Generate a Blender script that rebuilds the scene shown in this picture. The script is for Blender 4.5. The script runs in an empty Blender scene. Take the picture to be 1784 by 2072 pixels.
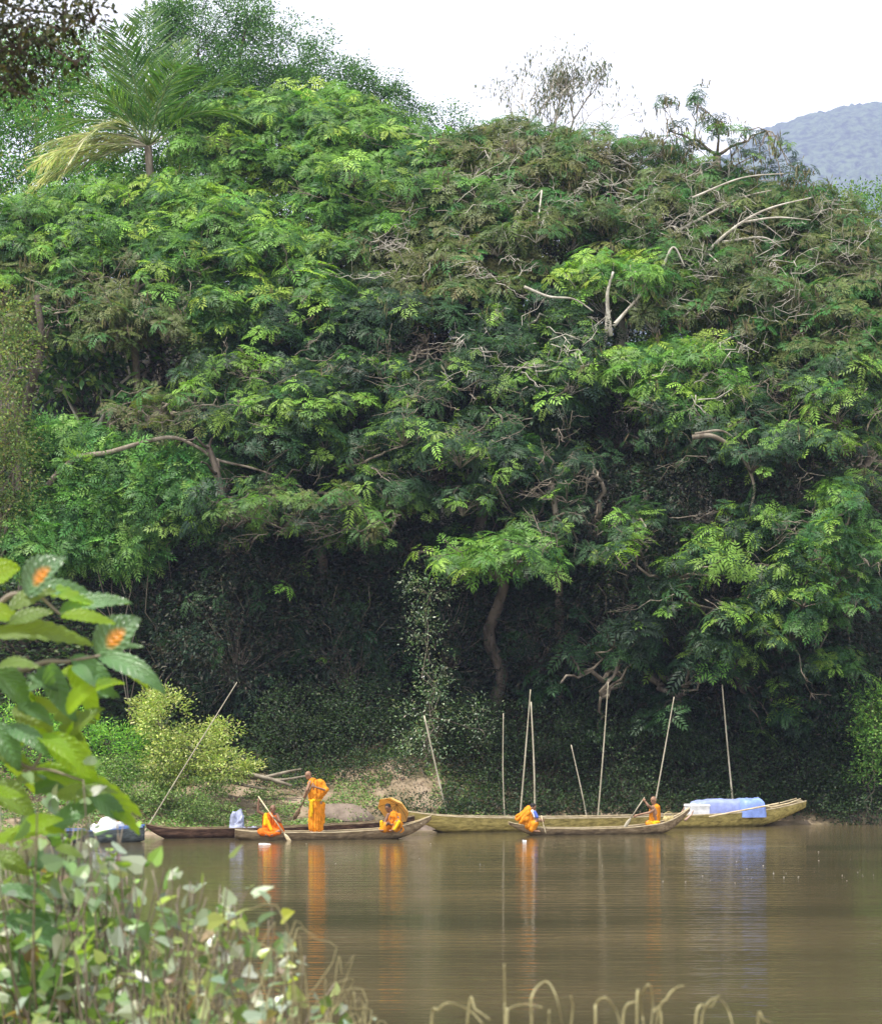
import bpy, math, random
import numpy as np
from mathutils import Vector, Matrix
sc = bpy.context.scene
C = sc.collection
R = math.radians
rng = np.random.default_rng(11)
random.seed(4)

# ------------------------------------------------------------------ camera, world, sun, exposure
F, HX, HY, CH = 4504.0, 892.0, 1397.0, 4.0        # focal length and horizon in picture units (1784 x 2072), camera height
cam_d = bpy.data.cameras.new('camera'); cam = bpy.data.objects.new('camera', cam_d); C.objects.link(cam)
cam.location = (0, 0, CH); cam.rotation_euler = (R(90), 0, 0)
cam_d.sensor_fit = 'VERTICAL'; cam_d.sensor_height = 36; cam_d.sensor_width = 31
cam_d.lens = F / 2072 * 36
cam_d.shift_y = (HY - 1036) / 2072
cam_d.clip_start = .2; cam_d.clip_end = 12000
cam_d.dof.use_dof = True; cam_d.dof.focus_distance = 62; cam_d.dof.aperture_fstop = 6.3
sc.camera = cam

SUN = Vector((-.30, -.24, .93)).normalized()
sun_el, sun_az = math.asin(SUN.z), math.atan2(SUN.x, SUN.y)
w = bpy.data.worlds.new('World'); sc.world = w; w.use_nodes = True
nt = w.node_tree; N = nt.nodes; L = nt.links
N.clear()
out = N.new('ShaderNodeOutputWorld'); bg = N.new('ShaderNodeBackground'); bg.inputs[1].default_value = .1
sky = N.new('ShaderNodeTexSky'); sky.sky_type = 'NISHITA'; sky.sun_disc = False
sky.sun_elevation = sun_el; sky.sun_rotation = sun_az; sky.dust_density = 3; sky.air_density = 1.2
tc = N.new('ShaderNodeTexCoord'); sep = N.new('ShaderNodeSeparateXYZ'); L.new(tc.outputs['Generated'], sep.inputs[0])
mr = N.new('ShaderNodeMapRange'); mr.interpolation_type = 'SMOOTHSTEP'
mr.inputs[1].default_value = .28; mr.inputs[2].default_value = .62; mr.inputs[3].default_value = 1; mr.inputs[4].default_value = .25
L.new(sep.outputs[2], mr.inputs[0])
mx = N.new('ShaderNodeMix'); mx.data_type = 'RGBA'
L.new(mr.outputs[0], mx.inputs[0]); L.new(sky.outputs[0], mx.inputs[6]); mx.inputs[7].default_value = (16, 16, 16.2, 1)
L.new(mx.outputs[2], bg.inputs[0]); L.new(bg.outputs[0], out.inputs[0])
sd = bpy.data.lights.new('sun', 'SUN'); sd.energy = 5.0; sd.angle = R(.5); sd.color = (1, .95, .86)
so = bpy.data.objects.new('sun', sd); C.objects.link(so); so.rotation_euler = SUN.to_track_quat('Z', 'Y').to_euler()
sc.view_settings.view_transform = 'Standard'; sc.view_settings.look = 'None'; sc.view_settings.gamma = 1
sc.view_settings.exposure = .5
sc.cycles.max_bounces = 7; sc.cycles.diffuse_bounces = 3; sc.cycles.glossy_bounces = 3; sc.cycles.transmission_bounces = 4
sc.cycles.transparent_max_bounces = 8; sc.cycles.volume_bounces = 0; sc.cycles.use_denoising = True
sc.cycles.sample_clamp_indirect = 4

# ------------------------------------------------------------------ helpers
def at(px, py, Y): return np.array([(px - HX) / F * Y, Y, CH - (py - HY) / F * Y])
def tag(o, label=None, cat=None, group=None, kind=None):
    if label: o['label'] = label
    if cat: o['category'] = cat
    if group: o['group'] = group
    if kind: o['kind'] = kind
    return o
def empty(name, loc, label, cat, group=None, rz=0):
    o = bpy.data.objects.new(name, None); C.objects.link(o); o.location = [float(v) for v in loc]; o.rotation_euler = (0, 0, rz)
    o.empty_display_size = .3
    return tag(o, label, cat, group)
def wloc(o):
    v = np.zeros(3)
    while o is not None: v = v + np.array(o.location); o = o.parent
    return v
def mesh_obj(name, verts, faces, mat, parent=None, smooth=False, local=False, col=None):
    verts = np.asarray(verts, dtype=np.float64).reshape(-1, 3)
    if parent is not None and not local: verts = verts - wloc(parent)
    me = bpy.data.meshes.new(name)
    if isinstance(faces, np.ndarray):
        n = len(faces); k = faces.shape[1]
        me.vertices.add(len(verts)); me.vertices.foreach_set('co', verts.astype(np.float32).ravel())
        me.loops.add(n * k); me.loops.foreach_set('vertex_index', faces.astype(np.int32).ravel())
        me.polygons.add(n); me.polygons.foreach_set('loop_start', np.arange(0, n * k, k, dtype=np.int32))
        me.update(calc_edges=True)
    else:
        me.from_pydata(verts.tolist(), [], faces)
    if col is not None:
        a = me.attributes.new('col', 'FLOAT_COLOR', 'POINT')
        c = np.ones((len(verts), 4), np.float32); c[:, :3] = col
        a.data.foreach_set('color', c.ravel())
    if smooth: me.polygons.foreach_set('use_smooth', np.ones(len(me.polygons), bool))
    me.materials.append(mat)
    o = bpy.data.objects.new(name, me); C.objects.link(o)
    if parent is not None: o.parent = parent
    return o
class MB:
    def __init__(s): s.v = []; s.f = []; s.n = 0
    def add(s, v, f):
        v = np.asarray(v, float).reshape(-1, 3); s.v.append(v); s.f += [[i + s.n for i in q] for q in f]; s.n += len(v); return s
    def box(s, c, size, axes=None, taper=1.0):
        h = np.array(size) / 2; A = np.eye(3) if axes is None else np.array(axes)
        P = []
        for z in (-1, 1):
            for x, y in ((-1, -1), (1, -1), (1, 1), (-1, 1)):
                k = taper if z > 0 else 1
                P.append(np.array(c) + A[0] * x * h[0] * k + A[1] * y * h[1] * k + A[2] * z * h[2])
        return s.add(P, [(3, 2, 1, 0), (4, 5, 6, 7), (0, 1, 5, 4), (1, 2, 6, 5), (2, 3, 7, 6), (3, 0, 4, 7)])
    def tube(s, pts, rad, sides=6):
        pts = np.asarray(pts, float); n = len(pts); rad = np.interp(np.linspace(0, 1, n), np.linspace(0, 1, len(rad)), rad) if np.ndim(rad) else np.full(n, rad)
        T = np.gradient(pts, axis=0); T /= np.linalg.norm(T, axis=1)[:, None] + 1e-9
        u = np.cross(T[0], [0, 0, 1.]); 
        if np.linalg.norm(u) < .1: u = np.cross(T[0], [1., 0, 0])
        V = []
        for i in range(n):
            u = u - T[i] * u.dot(T[i]); u /= np.linalg.norm(u) + 1e-9; b = np.cross(T[i], u)
            a = np.arange(sides) * 2 * math.pi / sides
            V.append(pts[i] + rad[i] * (np.cos(a)[:, None] * u + np.sin(a)[:, None] * b))
        f = []
        for i in range(n - 1):
            for k in range(sides):
                k2 = (k + 1) % sides; f.append((i * sides + k, i * sides + k2, (i + 1) * sides + k2, (i + 1) * sides + k))
        f.append(tuple(range(sides))[::-1]); f.append(tuple((n - 1) * sides + k for k in range(sides)))
        return s.add(np.concatenate(V), f)
    def build(s, name, mat, parent=None, smooth=False, local=False):
        return mesh_obj(name, np.concatenate(s.v), s.f, mat, parent, smooth, local)
def bez(p, n=12):                                         # smooth curve through the given points
    p = np.asarray(p, float); m = len(p)
    if m == 2: return p[0] + (p[1] - p[0]) * np.linspace(0, 1, n)[:, None]
    q = np.vstack([2 * p[0] - p[1], p, 2 * p[-1] - p[-2]]); o = []
    for i in range(1, m):
        a, b, c, d = q[i - 1], q[i], q[i + 1], q[i + 2]
        for t in np.linspace(0, 1, n, endpoint=(i == m - 1)):
            o.append(.5 * (2 * b + (c - a) * t + (2 * a - 5 * b + 4 * c - d) * t * t + (3 * b - a - 3 * c + d) * t ** 3))
    return np.array(o)
def vnoise(p, seed=0):
    p = np.asarray(p, float); i = np.floor(p).astype(np.int64); f = p - i; f = f * f * (3 - 2 * f)
    def h(ix, iy, iz):
        n = (ix * 73856093) ^ (iy * 19349663) ^ (iz * 83492791) ^ (seed * 2654435761)
        n = (n ^ (n >> 13)) * 1274126177 & 0x7fffffff
        return ((n ^ (n >> 16)) & 0xffff) / 65535.
    r = 0
    for dx in (0, 1):
        for dy in (0, 1):
            for dz in (0, 1):
                wgt = (f[..., 0] if dx else 1 - f[..., 0]) * (f[..., 1] if dy else 1 - f[..., 1]) * (f[..., 2] if dz else 1 - f[..., 2])
                r = r + wgt * h(i[..., 0] + dx, i[..., 1] + dy, i[..., 2] + dz)
    return r
def fbm(p, seed=0, o=4):
    r = 0; a = .5; p = np.asarray(p, float)
    for k in range(o): r = r + a * vnoise(p, seed + k); p = p * 2.03; a *= .5
    return r
def nrm(v): return v / (np.linalg.norm(v, axis=-1, keepdims=True) + 1e-9)

# ------------------------------------------------------------------ materials
def new_mat(name):
    m = bpy.data.materials.new(name); m.use_nodes = True; nt = m.node_tree
    return m, nt.nodes, nt.links, nt.nodes['Principled BSDF'], nt.nodes['Material Output']
def noise_mat(name, c1, c2, scale=4, rough=.7, bump=.2, stretch=(1, 1, 1), spec=.3, c3=None, detail=6, lo=.35, hi=.65):
    m, N, L, B, O = new_mat(name)
    tc = N.new('ShaderNodeTexCoord'); mp = N.new('ShaderNodeMapping'); mp.inputs['Scale'].default_value = stretch
    L.new(tc.outputs['Object'], mp.inputs[0])
    n = N.new('ShaderNodeTexNoise'); n.inputs['Scale'].default_value = scale; n.inputs['Detail'].default_value = detail; n.inputs['Roughness'].default_value = .65
    L.new(mp.outputs[0], n.inputs[0])
    r = N.new('ShaderNodeValToRGB'); e = r.color_ramp.elements
    e[0].position = lo; e[0].color = (*c1, 1); e[1].position = hi; e[1].color = (*c2, 1)
    if c3: x = e.new(.5 * (lo + hi)); x.color = (*c3, 1)
    L.new(n.outputs[0], r.inputs[0]); L.new(r.outputs[0], B.inputs['Base Color'])
    B.inputs['Roughness'].default_value = rough; B.inputs['Specular IOR Level'].default_value = spec
    if bump:
        b = N.new('ShaderNodeBump'); b.inputs['Strength'].default_value = bump; b.inputs['Distance'].default_value = .03
        n2 = N.new('ShaderNodeTexNoise'); n2.inputs['Scale'].default_value = scale * 5; n2.inputs['Detail'].default_value = 5
        L.new(mp.outputs[0], n2.inputs[0]); L.new(n2.outputs[0], b.inputs['Height']); L.new(b.outputs[0], B.inputs['Normal'])
    return m
def leaf_mat(name, rough=.45, spec=.4, trans=.35, tint=(1.15, 1.25, .55)):
    m, N, L, B, O = new_mat(name)
    a = N.new('ShaderNodeAttribute'); a.attribute_name = 'col'
    L.new(a.outputs['Color'], B.inputs['Base Color']); B.inputs['Roughness'].default_value = rough; B.inputs['Specular IOR Level'].default_value = spec
    t = N.new('ShaderNodeBsdfTranslucent'); mu = N.new('ShaderNodeMix'); mu.data_type = 'RGBA'; mu.blend_type = 'MULTIPLY'; mu.inputs[0].default_value = 1
    L.new(a.outputs['Color'], mu.inputs[6]); mu.inputs[7].default_value = (*[v * 1.5 for v in tint], 1); L.new(mu.outputs[2], t.inputs[0])
    s = N.new('ShaderNodeMixShader'); s.inputs[0].default_value = trans
    L.new(B.outputs[0], s.inputs[1]); L.new(t.outputs[0], s.inputs[2]); L.new(s.outputs[0], O.inputs[0])
    return m
M = {}
M['leaf'] = leaf_mat('leaf', .5, .25, .3)
M['leaf_glossy'] = leaf_mat('leaf_glossy', .38, .6, .3)
M['leaf_shade'] = leaf_mat('leaf_shade', .55, .2, .2)  # duller copy of leaf; its palettes carry shade in their dark tones
M['leaf_far'] = leaf_mat('leaf_far', .6, .2, .25)
M['dry'] = leaf_mat('dry', .7, .2, .2, (1, .9, .7))
M['bark'] = noise_mat('bark', (.09, .07, .05), (.3, .26, .2), 3, .85, .5, (1, 1, .4))
M['bark_pale'] = noise_mat('bark_pale', (.28, .25, .2), (.62, .58, .5), 3, .8, .4, (1, 1, .5))
M['bark_dark'] = noise_mat('bark_dark', (.05, .04, .03), (.14, .115, .09), 3, .85, .5, (1, 1, .4))
M['bamboo'] = noise_mat('bamboo', (.3, .27, .19), (.55, .5, .38), 2, .6, .2, (1, 1, .5))

# ------------------------------------------------------------------ ground, water, mountain
def ywater(X):                                            # far water edge
    return np.interp(X, [-60, -13, -8, -3, -.8, 1.5, 6, 12, 60], [61.5, 61.4, 61.5, 62.1, 63.1, 64.8, 65.5, 66.6, 69])
def HH(X, Y):
    X = np.asarray(X, float); Y = np.asarray(Y, float)
    near = np.interp(Y, [-60, 4, 10, 16, 22, 24.5, 30], [3, 2.35, 2.0, 1.2, .25, -.35, -2])
    d = Y - ywater(X)
    left = 1 / (1 + np.exp((X + 1.5) / .9))
    lo = np.interp(d, [-12, -2, 0, 1, 3, 6, 10, 22, 40, 70, 140, 900, 2500], [-2, -.6, 0, .28, .75, 1.5, 3.6, 12, 21, 24, 16, 5, 5])
    hi = np.interp(d, [-12, -2, 0, .5, 2, 5, 9, 22, 40, 70, 140, 900, 2500], [-2, -.6, 0, .25, 1.0, 3.2, 6.5, 15, 20, 21, 12, 5, 5])
    far = left * lo + (1 - left) * hi
    n = (fbm(np.stack([X * .35, Y * .35, X * 0], -1), 3) - .45)
    far = far + n * np.clip(d * .25, 0, 2.0) + (fbm(np.stack([X * 2, Y * 2, X * 0], -1), 8) - .45) * np.clip(d * .3, 0, .25)
    return np.where(Y < 40, near + n * .25 * (Y < 23), far)
xs = np.concatenate([np.linspace(-1900, -40, 24)[:-1], np.linspace(-40, 40, 161), np.linspace(40, 1900, 24)[1:]])
ys = np.concatenate([np.linspace(-60, 0, 8)[:-1], np.linspace(0, 26, 53)[:-1], np.linspace(26, 58, 9)[:-1], np.linspace(58, 78, 81)[:-1], np.linspace(78, 130, 53)[:-1], np.linspace(130, 4300, 40)])
XX, YY = np.meshgrid(xs, ys); ZZ = HH(XX, YY)
nx, ny = len(xs), len(ys); idx = np.arange(nx * ny).reshape(ny, nx)
gf = np.stack([idx[:-1, :-1], idx[:-1, 1:], idx[1:, 1:], idx[1:, :-1]], -1).reshape(-1, 4)
M['ground'] = noise_mat('ground', (.4, .42, .3), (1.15, 1.1, 1.05), 1.4, .95, .8, c3=(.85, .8, .7), lo=.36, hi=.62)
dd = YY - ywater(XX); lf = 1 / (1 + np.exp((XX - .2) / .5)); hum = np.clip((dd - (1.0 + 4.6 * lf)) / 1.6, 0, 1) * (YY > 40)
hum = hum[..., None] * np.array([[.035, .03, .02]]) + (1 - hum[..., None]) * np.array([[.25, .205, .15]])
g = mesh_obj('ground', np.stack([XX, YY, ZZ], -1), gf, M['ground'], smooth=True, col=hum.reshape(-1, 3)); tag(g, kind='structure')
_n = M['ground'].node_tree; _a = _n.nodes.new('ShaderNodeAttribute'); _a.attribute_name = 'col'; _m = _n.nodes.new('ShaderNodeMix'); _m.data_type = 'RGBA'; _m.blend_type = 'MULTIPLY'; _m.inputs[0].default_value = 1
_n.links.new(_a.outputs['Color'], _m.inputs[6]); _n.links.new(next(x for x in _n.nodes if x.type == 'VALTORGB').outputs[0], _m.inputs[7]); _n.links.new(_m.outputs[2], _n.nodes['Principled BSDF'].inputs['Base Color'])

m, N, L, B, O = new_mat('river_water')
tc = N.new('ShaderNodeTexCoord'); mp = N.new('ShaderNodeMapping'); mp.inputs['Scale'].default_value = (.2, 2.0, 1)
L.new(tc.outputs['Object'], mp.inputs[0])
n1 = N.new('ShaderNodeTexNoise'); n1.inputs['Scale'].default_value = 2.2; n1.inputs['Detail'].default_value = 4; n1.inputs['Roughness'].default_value = .55; n1.inputs['Distortion'].default_value = .3
mp2 = N.new('ShaderNodeMapping'); mp2.inputs['Scale'].default_value = (.05, .18, 1); L.new(tc.outputs['Object'], mp2.inputs[0])
n2 = N.new('ShaderNodeTexNoise'); n2.inputs['Scale'].default_value = 1.2; n2.inputs['Detail'].default_value = 3; L.new(mp2.outputs[0], n2.inputs[0])
L.new(mp.outputs[0], n1.inputs[0])
mul = N.new('ShaderNodeMath'); mul.operation = 'MULTIPLY'; L.new(n2.outputs[0], mul.inputs[0]); mul.inputs[1].default_value = .055
bp = N.new('ShaderNodeBump'); bp.inputs['Distance'].default_value = .02; bp.inputs['Strength'].default_value = 1
mr = N.new('ShaderNodeMapRange'); mr.inputs[1].default_value = .35; mr.inputs[2].default_value = .7; mr.inputs[3].default_value = .35; mr.inputs[4].default_value = 1.1
L.new(n2.outputs[0], mr.inputs[0]); L.new(mr.outputs[0], bp.inputs['Strength'])
L.new(n1.outputs[0], bp.inputs['Height']); L.new(bp.outputs[0], B.inputs['Normal'])
cr = N.new('ShaderNodeValToRGB'); cr.color_ramp.elements[0].position = .3; cr.color_ramp.elements[1].position = .7; cr.color_ramp.elements[0].color = (.056, .05, .026, 1); cr.color_ramp.elements[1].color = (.108, .084, .044, 1)
L.new(n2.outputs[0], cr.inputs[0]); L.new(cr.outputs[0], B.inputs['Base Color'])
B.inputs['Roughness'].default_value = .045; B.inputs['IOR'].default_value = 1.33
wx = [-800, 800]; wv = [(-800, 12, 0), (800, 12, 0), (800, 90, 0), (-800, 90, 0)]
wt = mesh_obj('water', wv, np.array([[0, 1, 2, 3]]), m); tag(wt, kind='structure')

# distant mountain
M['mountain'] = noise_mat('mountain_forest', (.008, .014, .008), (.1, .14, .06), .11, .95, 0, lo=.4, hi=.6)
ux = np.linspace(-300, 1900, 300); vy = np.linspace(0, 1, 90)
U, V = np.meshgrid(ux, vy)
ridge = np.interp((U / 3400) * F + HX, [300, 1150, 1340, 1440, 1545, 1640, 1700, 1784, 2200, 3300], [760, 560, 440, 345, 280, 251, 236, 229, 196, 260])
rz = CH + (HY - ridge) / F * 3400
prof = np.sin(np.clip(V * 1.25, 0, 1) * math.pi / 2) ** 1.1 * np.where(V > .8, 1 - (V - .8) * .3, 1)
Zm = rz * prof + 5
Yg = 2350 + 1050 * V / .8
nn = fbm(np.stack([U * .006, Yg * .006, U * 0], -1), 31) - .47
Zm = Zm + nn * 110 * prof * np.clip(1.15 - 1.35 * V, .05, 1) + (vnoise(np.stack([U * .08, Yg * .08, U * 0], -1), 5) - .5) * 11 + (vnoise(np.stack([U * .13, Yg * .13, U * 0], -1), 6) - .5) * 7
idx = np.arange(U.size).reshape(U.shape)
mf = np.stack([idx[:-1, :-1], idx[:-1, 1:], idx[1:, 1:], idx[1:, :-1]], -1).reshape(-1, 4)
o = mesh_obj('mountain', np.stack([U, Yg, Zm], -1), mf, M['mountain']); tag(o, kind='structure')

# haze
hz = bpy.data.materials.new('haze'); hz.use_nodes = True; N = hz.node_tree.nodes; L = hz.node_tree.links; N.clear()
O = N.new('ShaderNodeOutputMaterial'); pv = N.new('ShaderNodeVolumePrincipled')
pv.inputs['Color'].default_value = (.54, .63, 1, 1); pv.inputs['Density'].default_value = .00023; pv.inputs['Anisotropy'].default_value = 0
L.new(pv.outputs[0], O.inputs['Volume'])
b = MB().box((0, 2190, 447), (3980, 4560, 900)); o = b.build('haze', hz); tag(o, kind='stuff')
HAZE = o

# ------------------------------------------------------------------ foliage tools
def kites(c, a, n, ln, wd, fold=.12):
    """diamond leaves: centre, long axis, normal, length, width"""
    a = nrm(a); b = nrm(np.cross(n, a)); n = np.cross(a, b); ln = np.asarray(ln)[..., None]; wd = np.asarray(wd)[..., None]
    base = c - a * ln * .5; tip = c + a * ln * .5; m = c - a * ln * .06 + n * wd * fold
    return np.stack([base, m + b * wd * .5, tip, m - b * wd * .5], -2)
def quad_obj(name, V, col, mat, parent, var=.0):
    V = np.asarray(V).reshape(-1, 4, 3); n = len(V)
    c = np.repeat(np.asarray(col).reshape(n, 3), 4, 0)
    return mesh_obj(name, V.reshape(-1, 3), np.arange(n * 4).reshape(n, 4), mat, parent, col=c)
def pal(n, cols, wts, jit=.22):
    cols = np.array(cols); k = rng.choice(len(cols), n, p=np.array(wts) / sum(wts)); c = cols[k]
    return np.clip(c * (1 + rng.normal(0, jit, (n, 1))) * (1 + rng.normal(0, .06, (n, 3))), .004, .9)
def blob_leaves(n, c, r, size, per=26, spread=.22, up=.6, shell=.55, holes=.35, aspect=.5, seed=0, droop=0.):
    """leaves gathered in twig clumps spread unevenly through an ellipsoid"""
    k = max(4, n // per); c = np.array(c); r = np.array(r)
    d = nrm(rng.normal(size=(k * 3, 3))); rad = rng.uniform(shell ** 3, 1, k * 3) ** (1 / 3)
    p = d * rad[:, None]; nz = fbm((p * r + c) * .9, seed + 17)
    p = p * (.75 + .6 * nz)[:, None]
    keep = vnoise((p * r + c) * 1.3, seed + 5) > holes
    if keep.sum() < 5: keep[:] = True
    p = p[keep][:k]; d = d[keep][:k]
    k = len(p); tw = c + p * r
    j = rng.integers(0, k, n); off = rng.normal(size=(n, 3)) * spread * np.array([1, 1, .6]) * (size / .1) ** .3
    pos = tw[j] + off
    nv = nrm(np.array([0, 0, 1.]) * up + d[j] * .5 + rng.normal(size=(n, 3)) * .6)
    ax = nrm(nrm(off) + d[j] * .5 + rng.normal(size=(n, 3)) * .4 + np.array([0, 0, -1.]) * droop)
    s = size * rng.uniform(.65, 1.3, n)
    clump = vnoise(tw * 1.1, seed + 9)[j]
    return kites(pos, ax, nv, s, s * aspect), clump, tw
def rotz_batch(a):
    z = np.zeros_like(a); o = np.ones_like(a); c, s = np.cos(a), np.sin(a)
    return np.stack([np.stack([c, -s, z], -1), np.stack([s, c, z], -1), np.stack([z, z, o], -1)], -2)
def frame_batch(up, spin):
    up = nrm(up); ref = np.where(np.abs(up[:, :1]) < .9, np.array([[1., 0, 0]]), np.array([[0, 1., 0]]))
    x = nrm(np.cross(ref, up)); y = np.cross(up, x)
    A = np.stack([x, y, up], -1)
    return A @ rotz_batch(spin)
# feathery leaf rosettes: fronds radiate from a twig tip, each frond bears pairs of narrow pinnae
def rosette(nf, pairs, seed, droop):
    r = np.random.default_rng(seed); Q = []
    for i in range(nf):
        a = i / nf * 6.283 + r.uniform(-.35, .35); Lf = r.uniform(.75, 1.15); el = r.uniform(.05, .6); dr = droop * r.uniform(.7, 1.3)
        dirh = np.array([math.cos(a), math.sin(a), 0]); side = np.array([-math.sin(a), math.cos(a), 0])
        def P(t): return dirh * Lf * t + np.array([0, 0, el * t - dr * t * t])
        for k in range(pairs):
            t = .18 + .8 * (k + .5) / pairs; p0 = P(t); tang = nrm(P(t + .05) - P(t - .05)); nn = nrm(np.cross(tang, side))
            nn = nn if nn[2] > 0 else -nn
            pl = Lf * (.42 - .16 * abs(t - .5)) * r.uniform(.85, 1.1)
            for s in (-1, 1):
                ax = nrm(tang * .62 + side * s * .8 + np.array([0, 0, -.12]))
                Q.append(kites(p0 + ax * pl * .5, ax, nn, pl, pl * .30, .18))
        p0 = P(1); Q.append(kites(P(1.08), nrm(P(1.05) - P(.9)), np.array([0, 0, 1.]), .34 * Lf, .12 * Lf, .1))
    return np.array(Q).reshape(-1, 4, 3)
ROS = [rosette(7, 5, 1, .45), rosette(6, 5, 2, .7), rosette(8, 4, 3, .35), rosette(6, 6, 4, .9), rosette(5, 5, 5, .55)]
G_BRIGHT = [(.14, .28, .05), (.08, .18, .04), (.24, .38, .055), (.035, .10, .028)]
G_MID = [(.038, .09, .032), (.024, .058, .024), (.17, .3, .05), (.018, .042, .02)]  # mid-wall shade put into the dark tones, lit sprays into the bright one
G_OLIVE = [(.12, .15, .045), (.08, .12, .035), (.15, .16, .065), (.06, .16, .04)]
BROWN = [(.14, .12, .055), (.10, .085, .045), (.2, .18, .09), (.07, .06, .035)]
def rosettes(pos, up, size, cols, wts):
    n = len(pos); out = []; cc = []
    kind = rng.integers(0, len(ROS), n); A = frame_batch(up, rng.uniform(0, 6.283, n))
    base = pal(n, cols, wts, .18)
    for k, T in enumerate(ROS):
        s = np.where(kind == k)[0]
        if not len(s): continue
        V = np.einsum('mij,qvj->mqvi', A[s], T) * size[s][:, None, None, None] + pos[s][:, None, None, :]
        out.append(V.reshape(-1, 4, 3))
        c = np.repeat(base[s], len(T), 0) * (1 + rng.normal(0, .14, (len(s) * len(T), 1))); cc.append(np.clip(c, .004, .8))
    return np.concatenate(out), np.concatenate(cc)
def branch(p0, p1, sag=.0, wob=.12, n=6):
    p0 = np.array(p0); p1 = np.array(p1); t = np.linspace(0, 1, n)[:, None]; L = np.linalg.norm(p1 - p0)
    p = p0 + (p1 - p0) * t; p[:, 2] += (sag * L * 4 * t * (1 - t))[:, 0]
    w = rng.normal(size=(n, 3)) * wob * L * .25; w[0] = 0; w[-1] = 0
    return p + w
def depthY(py): return np.interp(py, [0, 230, 500, 800, 1100, 1250, 1450], [88, 80, 75.5, 71, 67.6, 66.8, 67.2])
def feathery_tree(label, box, tiers, per=18, size=.43, cols=G_MID, wts=(4, 3, 2, 2), pods=0, pod_h=.35, bark='bark', limbs=(), dy=0, tier_r=1.0, flat=.45, bare=0, name='feathery_tree', group='feathery leaved trees of the far bank', base=None, tierlist=None, gap=.46):
    size = size * rng.uniform(.78, 1.18)
    cx, cy, rx, ry = box
    Yc = float(depthY(cy)) + dy
    X0 = (cx - HX) / F * (Yc + 3)
    if base is None: base = np.array([X0, Yc + 3.2, float(HH(X0, Yc + 3.2)) - .2])
    root = empty(name, base, label, 'tree', group)
    wood = MB(); twig = MB()
    fork = at(cx, cy + ry * .75, Yc + 1.8); fork[2] = max(fork[2], base[2] + 1.5)
    wood.tube(branch(base, fork, 0, .12, 8), np.linspace(.24, .15, 8), 8)
    mids = []
    for k in range(5):
        a = at(cx + rx * .7 * math.cos(k * 1.256 + 1), cy + ry * .3 * math.sin(k * 1.256 + 1), Yc + .6 + rng.uniform(-.6, 1)); mids.append(a)
        wood.tube(branch(fork, a, .04, .18 if tierlist is None else .06, 8), np.linspace(.13, .055, 8) * (1 if tierlist is None else .45), 6)
    P = []; U = []
    spots = []; tiers = int(tiers * 1.7)
    if tierlist is None:
        for t in range(tiers * 6):
            a = rng.uniform(0, 6.283); r = math.sqrt(rng.uniform(0, 1)); q = np.array([cx + rx * r * math.cos(a), cy + ry * r * math.sin(a)])
            if cy > 560 and vnoise(np.array([[q[0] / 75, q[1] / 48, 3.3]]), 41)[0] < gap: continue
            if all(abs(q[0] - s[0]) / 42 + abs(q[1] - s[1]) / 21 > 1 for s in spots): spots.append(q)
            if len(spots) >= tiers: break
    else: spots = [np.array(s) for s in tierlist]
    for q in spots:
        Yt = float(depthY(q[1])) + dy + rng.normal(0, .8); c = at(q[0], q[1], Yt)
        R_ = tier_r * rng.uniform(.6, 1.25)
        m = min(mids, key=lambda a: np.linalg.norm(a - c)); hub = c + np.array([0, .2, -.45 * R_])
        pth = branch(m, hub, .05, .22 if tierlist is None else .08, 7); wood.tube(pth, np.linspace(.05, .022, 7) * (1 if tierlist is None else .5), 5)
        n = max(3, int(per * rng.uniform(.7, 1.3))) if R_ > .5 else max(3, per // 2)
        a = rng.uniform(0, 6.283, n); r = np.sqrt(rng.uniform(.02, 1, n)) * R_
        px = c[0] + r * np.cos(a); py_ = c[1] + r * np.sin(a) * .8; pz = c[2] + flat * R_ * (1 - (r / R_) ** 2) - flat * R_ * .3 + rng.normal(0, .13, n)
        pts = np.stack([px, py_, pz], -1); P.append(pts)
        up = nrm(np.stack([np.cos(a) * r / R_ * .75, np.sin(a) * r / R_ * .75 - .25, np.full(n, 1.)], -1) + rng.normal(0, .3, (n, 3))); U.append(up)
        for k in range(n):
            if k % 2 == 0: twig.tube(branch(hub, pts[k] - up[k] * .03, .06, .12, 4), np.linspace(.018, .007, 4), 3)
    P = np.concatenate(P); U = np.concatenate(U); S = size * rng.uniform(.6, 1.3, len(P))
    V, c = rosettes(P, U, S, cols, wts)
    for l in limbs:
        pts = np.array([at(x, y, Yc - 1.2 + z) for x, y, z in l[0]]); pp = bez(pts, 8)
        wood.tube(pp, np.linspace(l[1], l[2], len(pp)), 7)
    for k in range(int(bare * 1.7)):                                  # bare pale twigs sticking out of the crown
        q = at(cx + rng.uniform(-1, 1) * rx * .9, cy + rng.uniform(-1, 1) * ry * .85, Yc - .6 + rng.normal(0, .4)); q[1] = depthY(HY - (q[2] - CH) * F / q[1]) + dy - 1.2
        d = nrm(np.array([rng.normal(), rng.normal() * .4 - .2, rng.uniform(-.5, .6)])); ln = rng.uniform(.6, 1.8)
        s0 = q + d * ln; wood.tube(branch(q, s0, rng.uniform(-.1, .1), .25, 6), np.linspace(.017, .006, 6), 5)
        for j in range(6):
            t = rng.uniform(.3, .95); b0 = q + d * ln * t; e = nrm(d + rng.normal(size=3) * .7); twig.tube(branch(b0, b0 + e * rng.uniform(.25, .7), 0, .2, 4), np.linspace(.009, .004, 4), 3)
    if twig.n: wood.add(np.concatenate(twig.v), twig.f)
    wood.build('trunk', M[bark], root, True)
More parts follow.
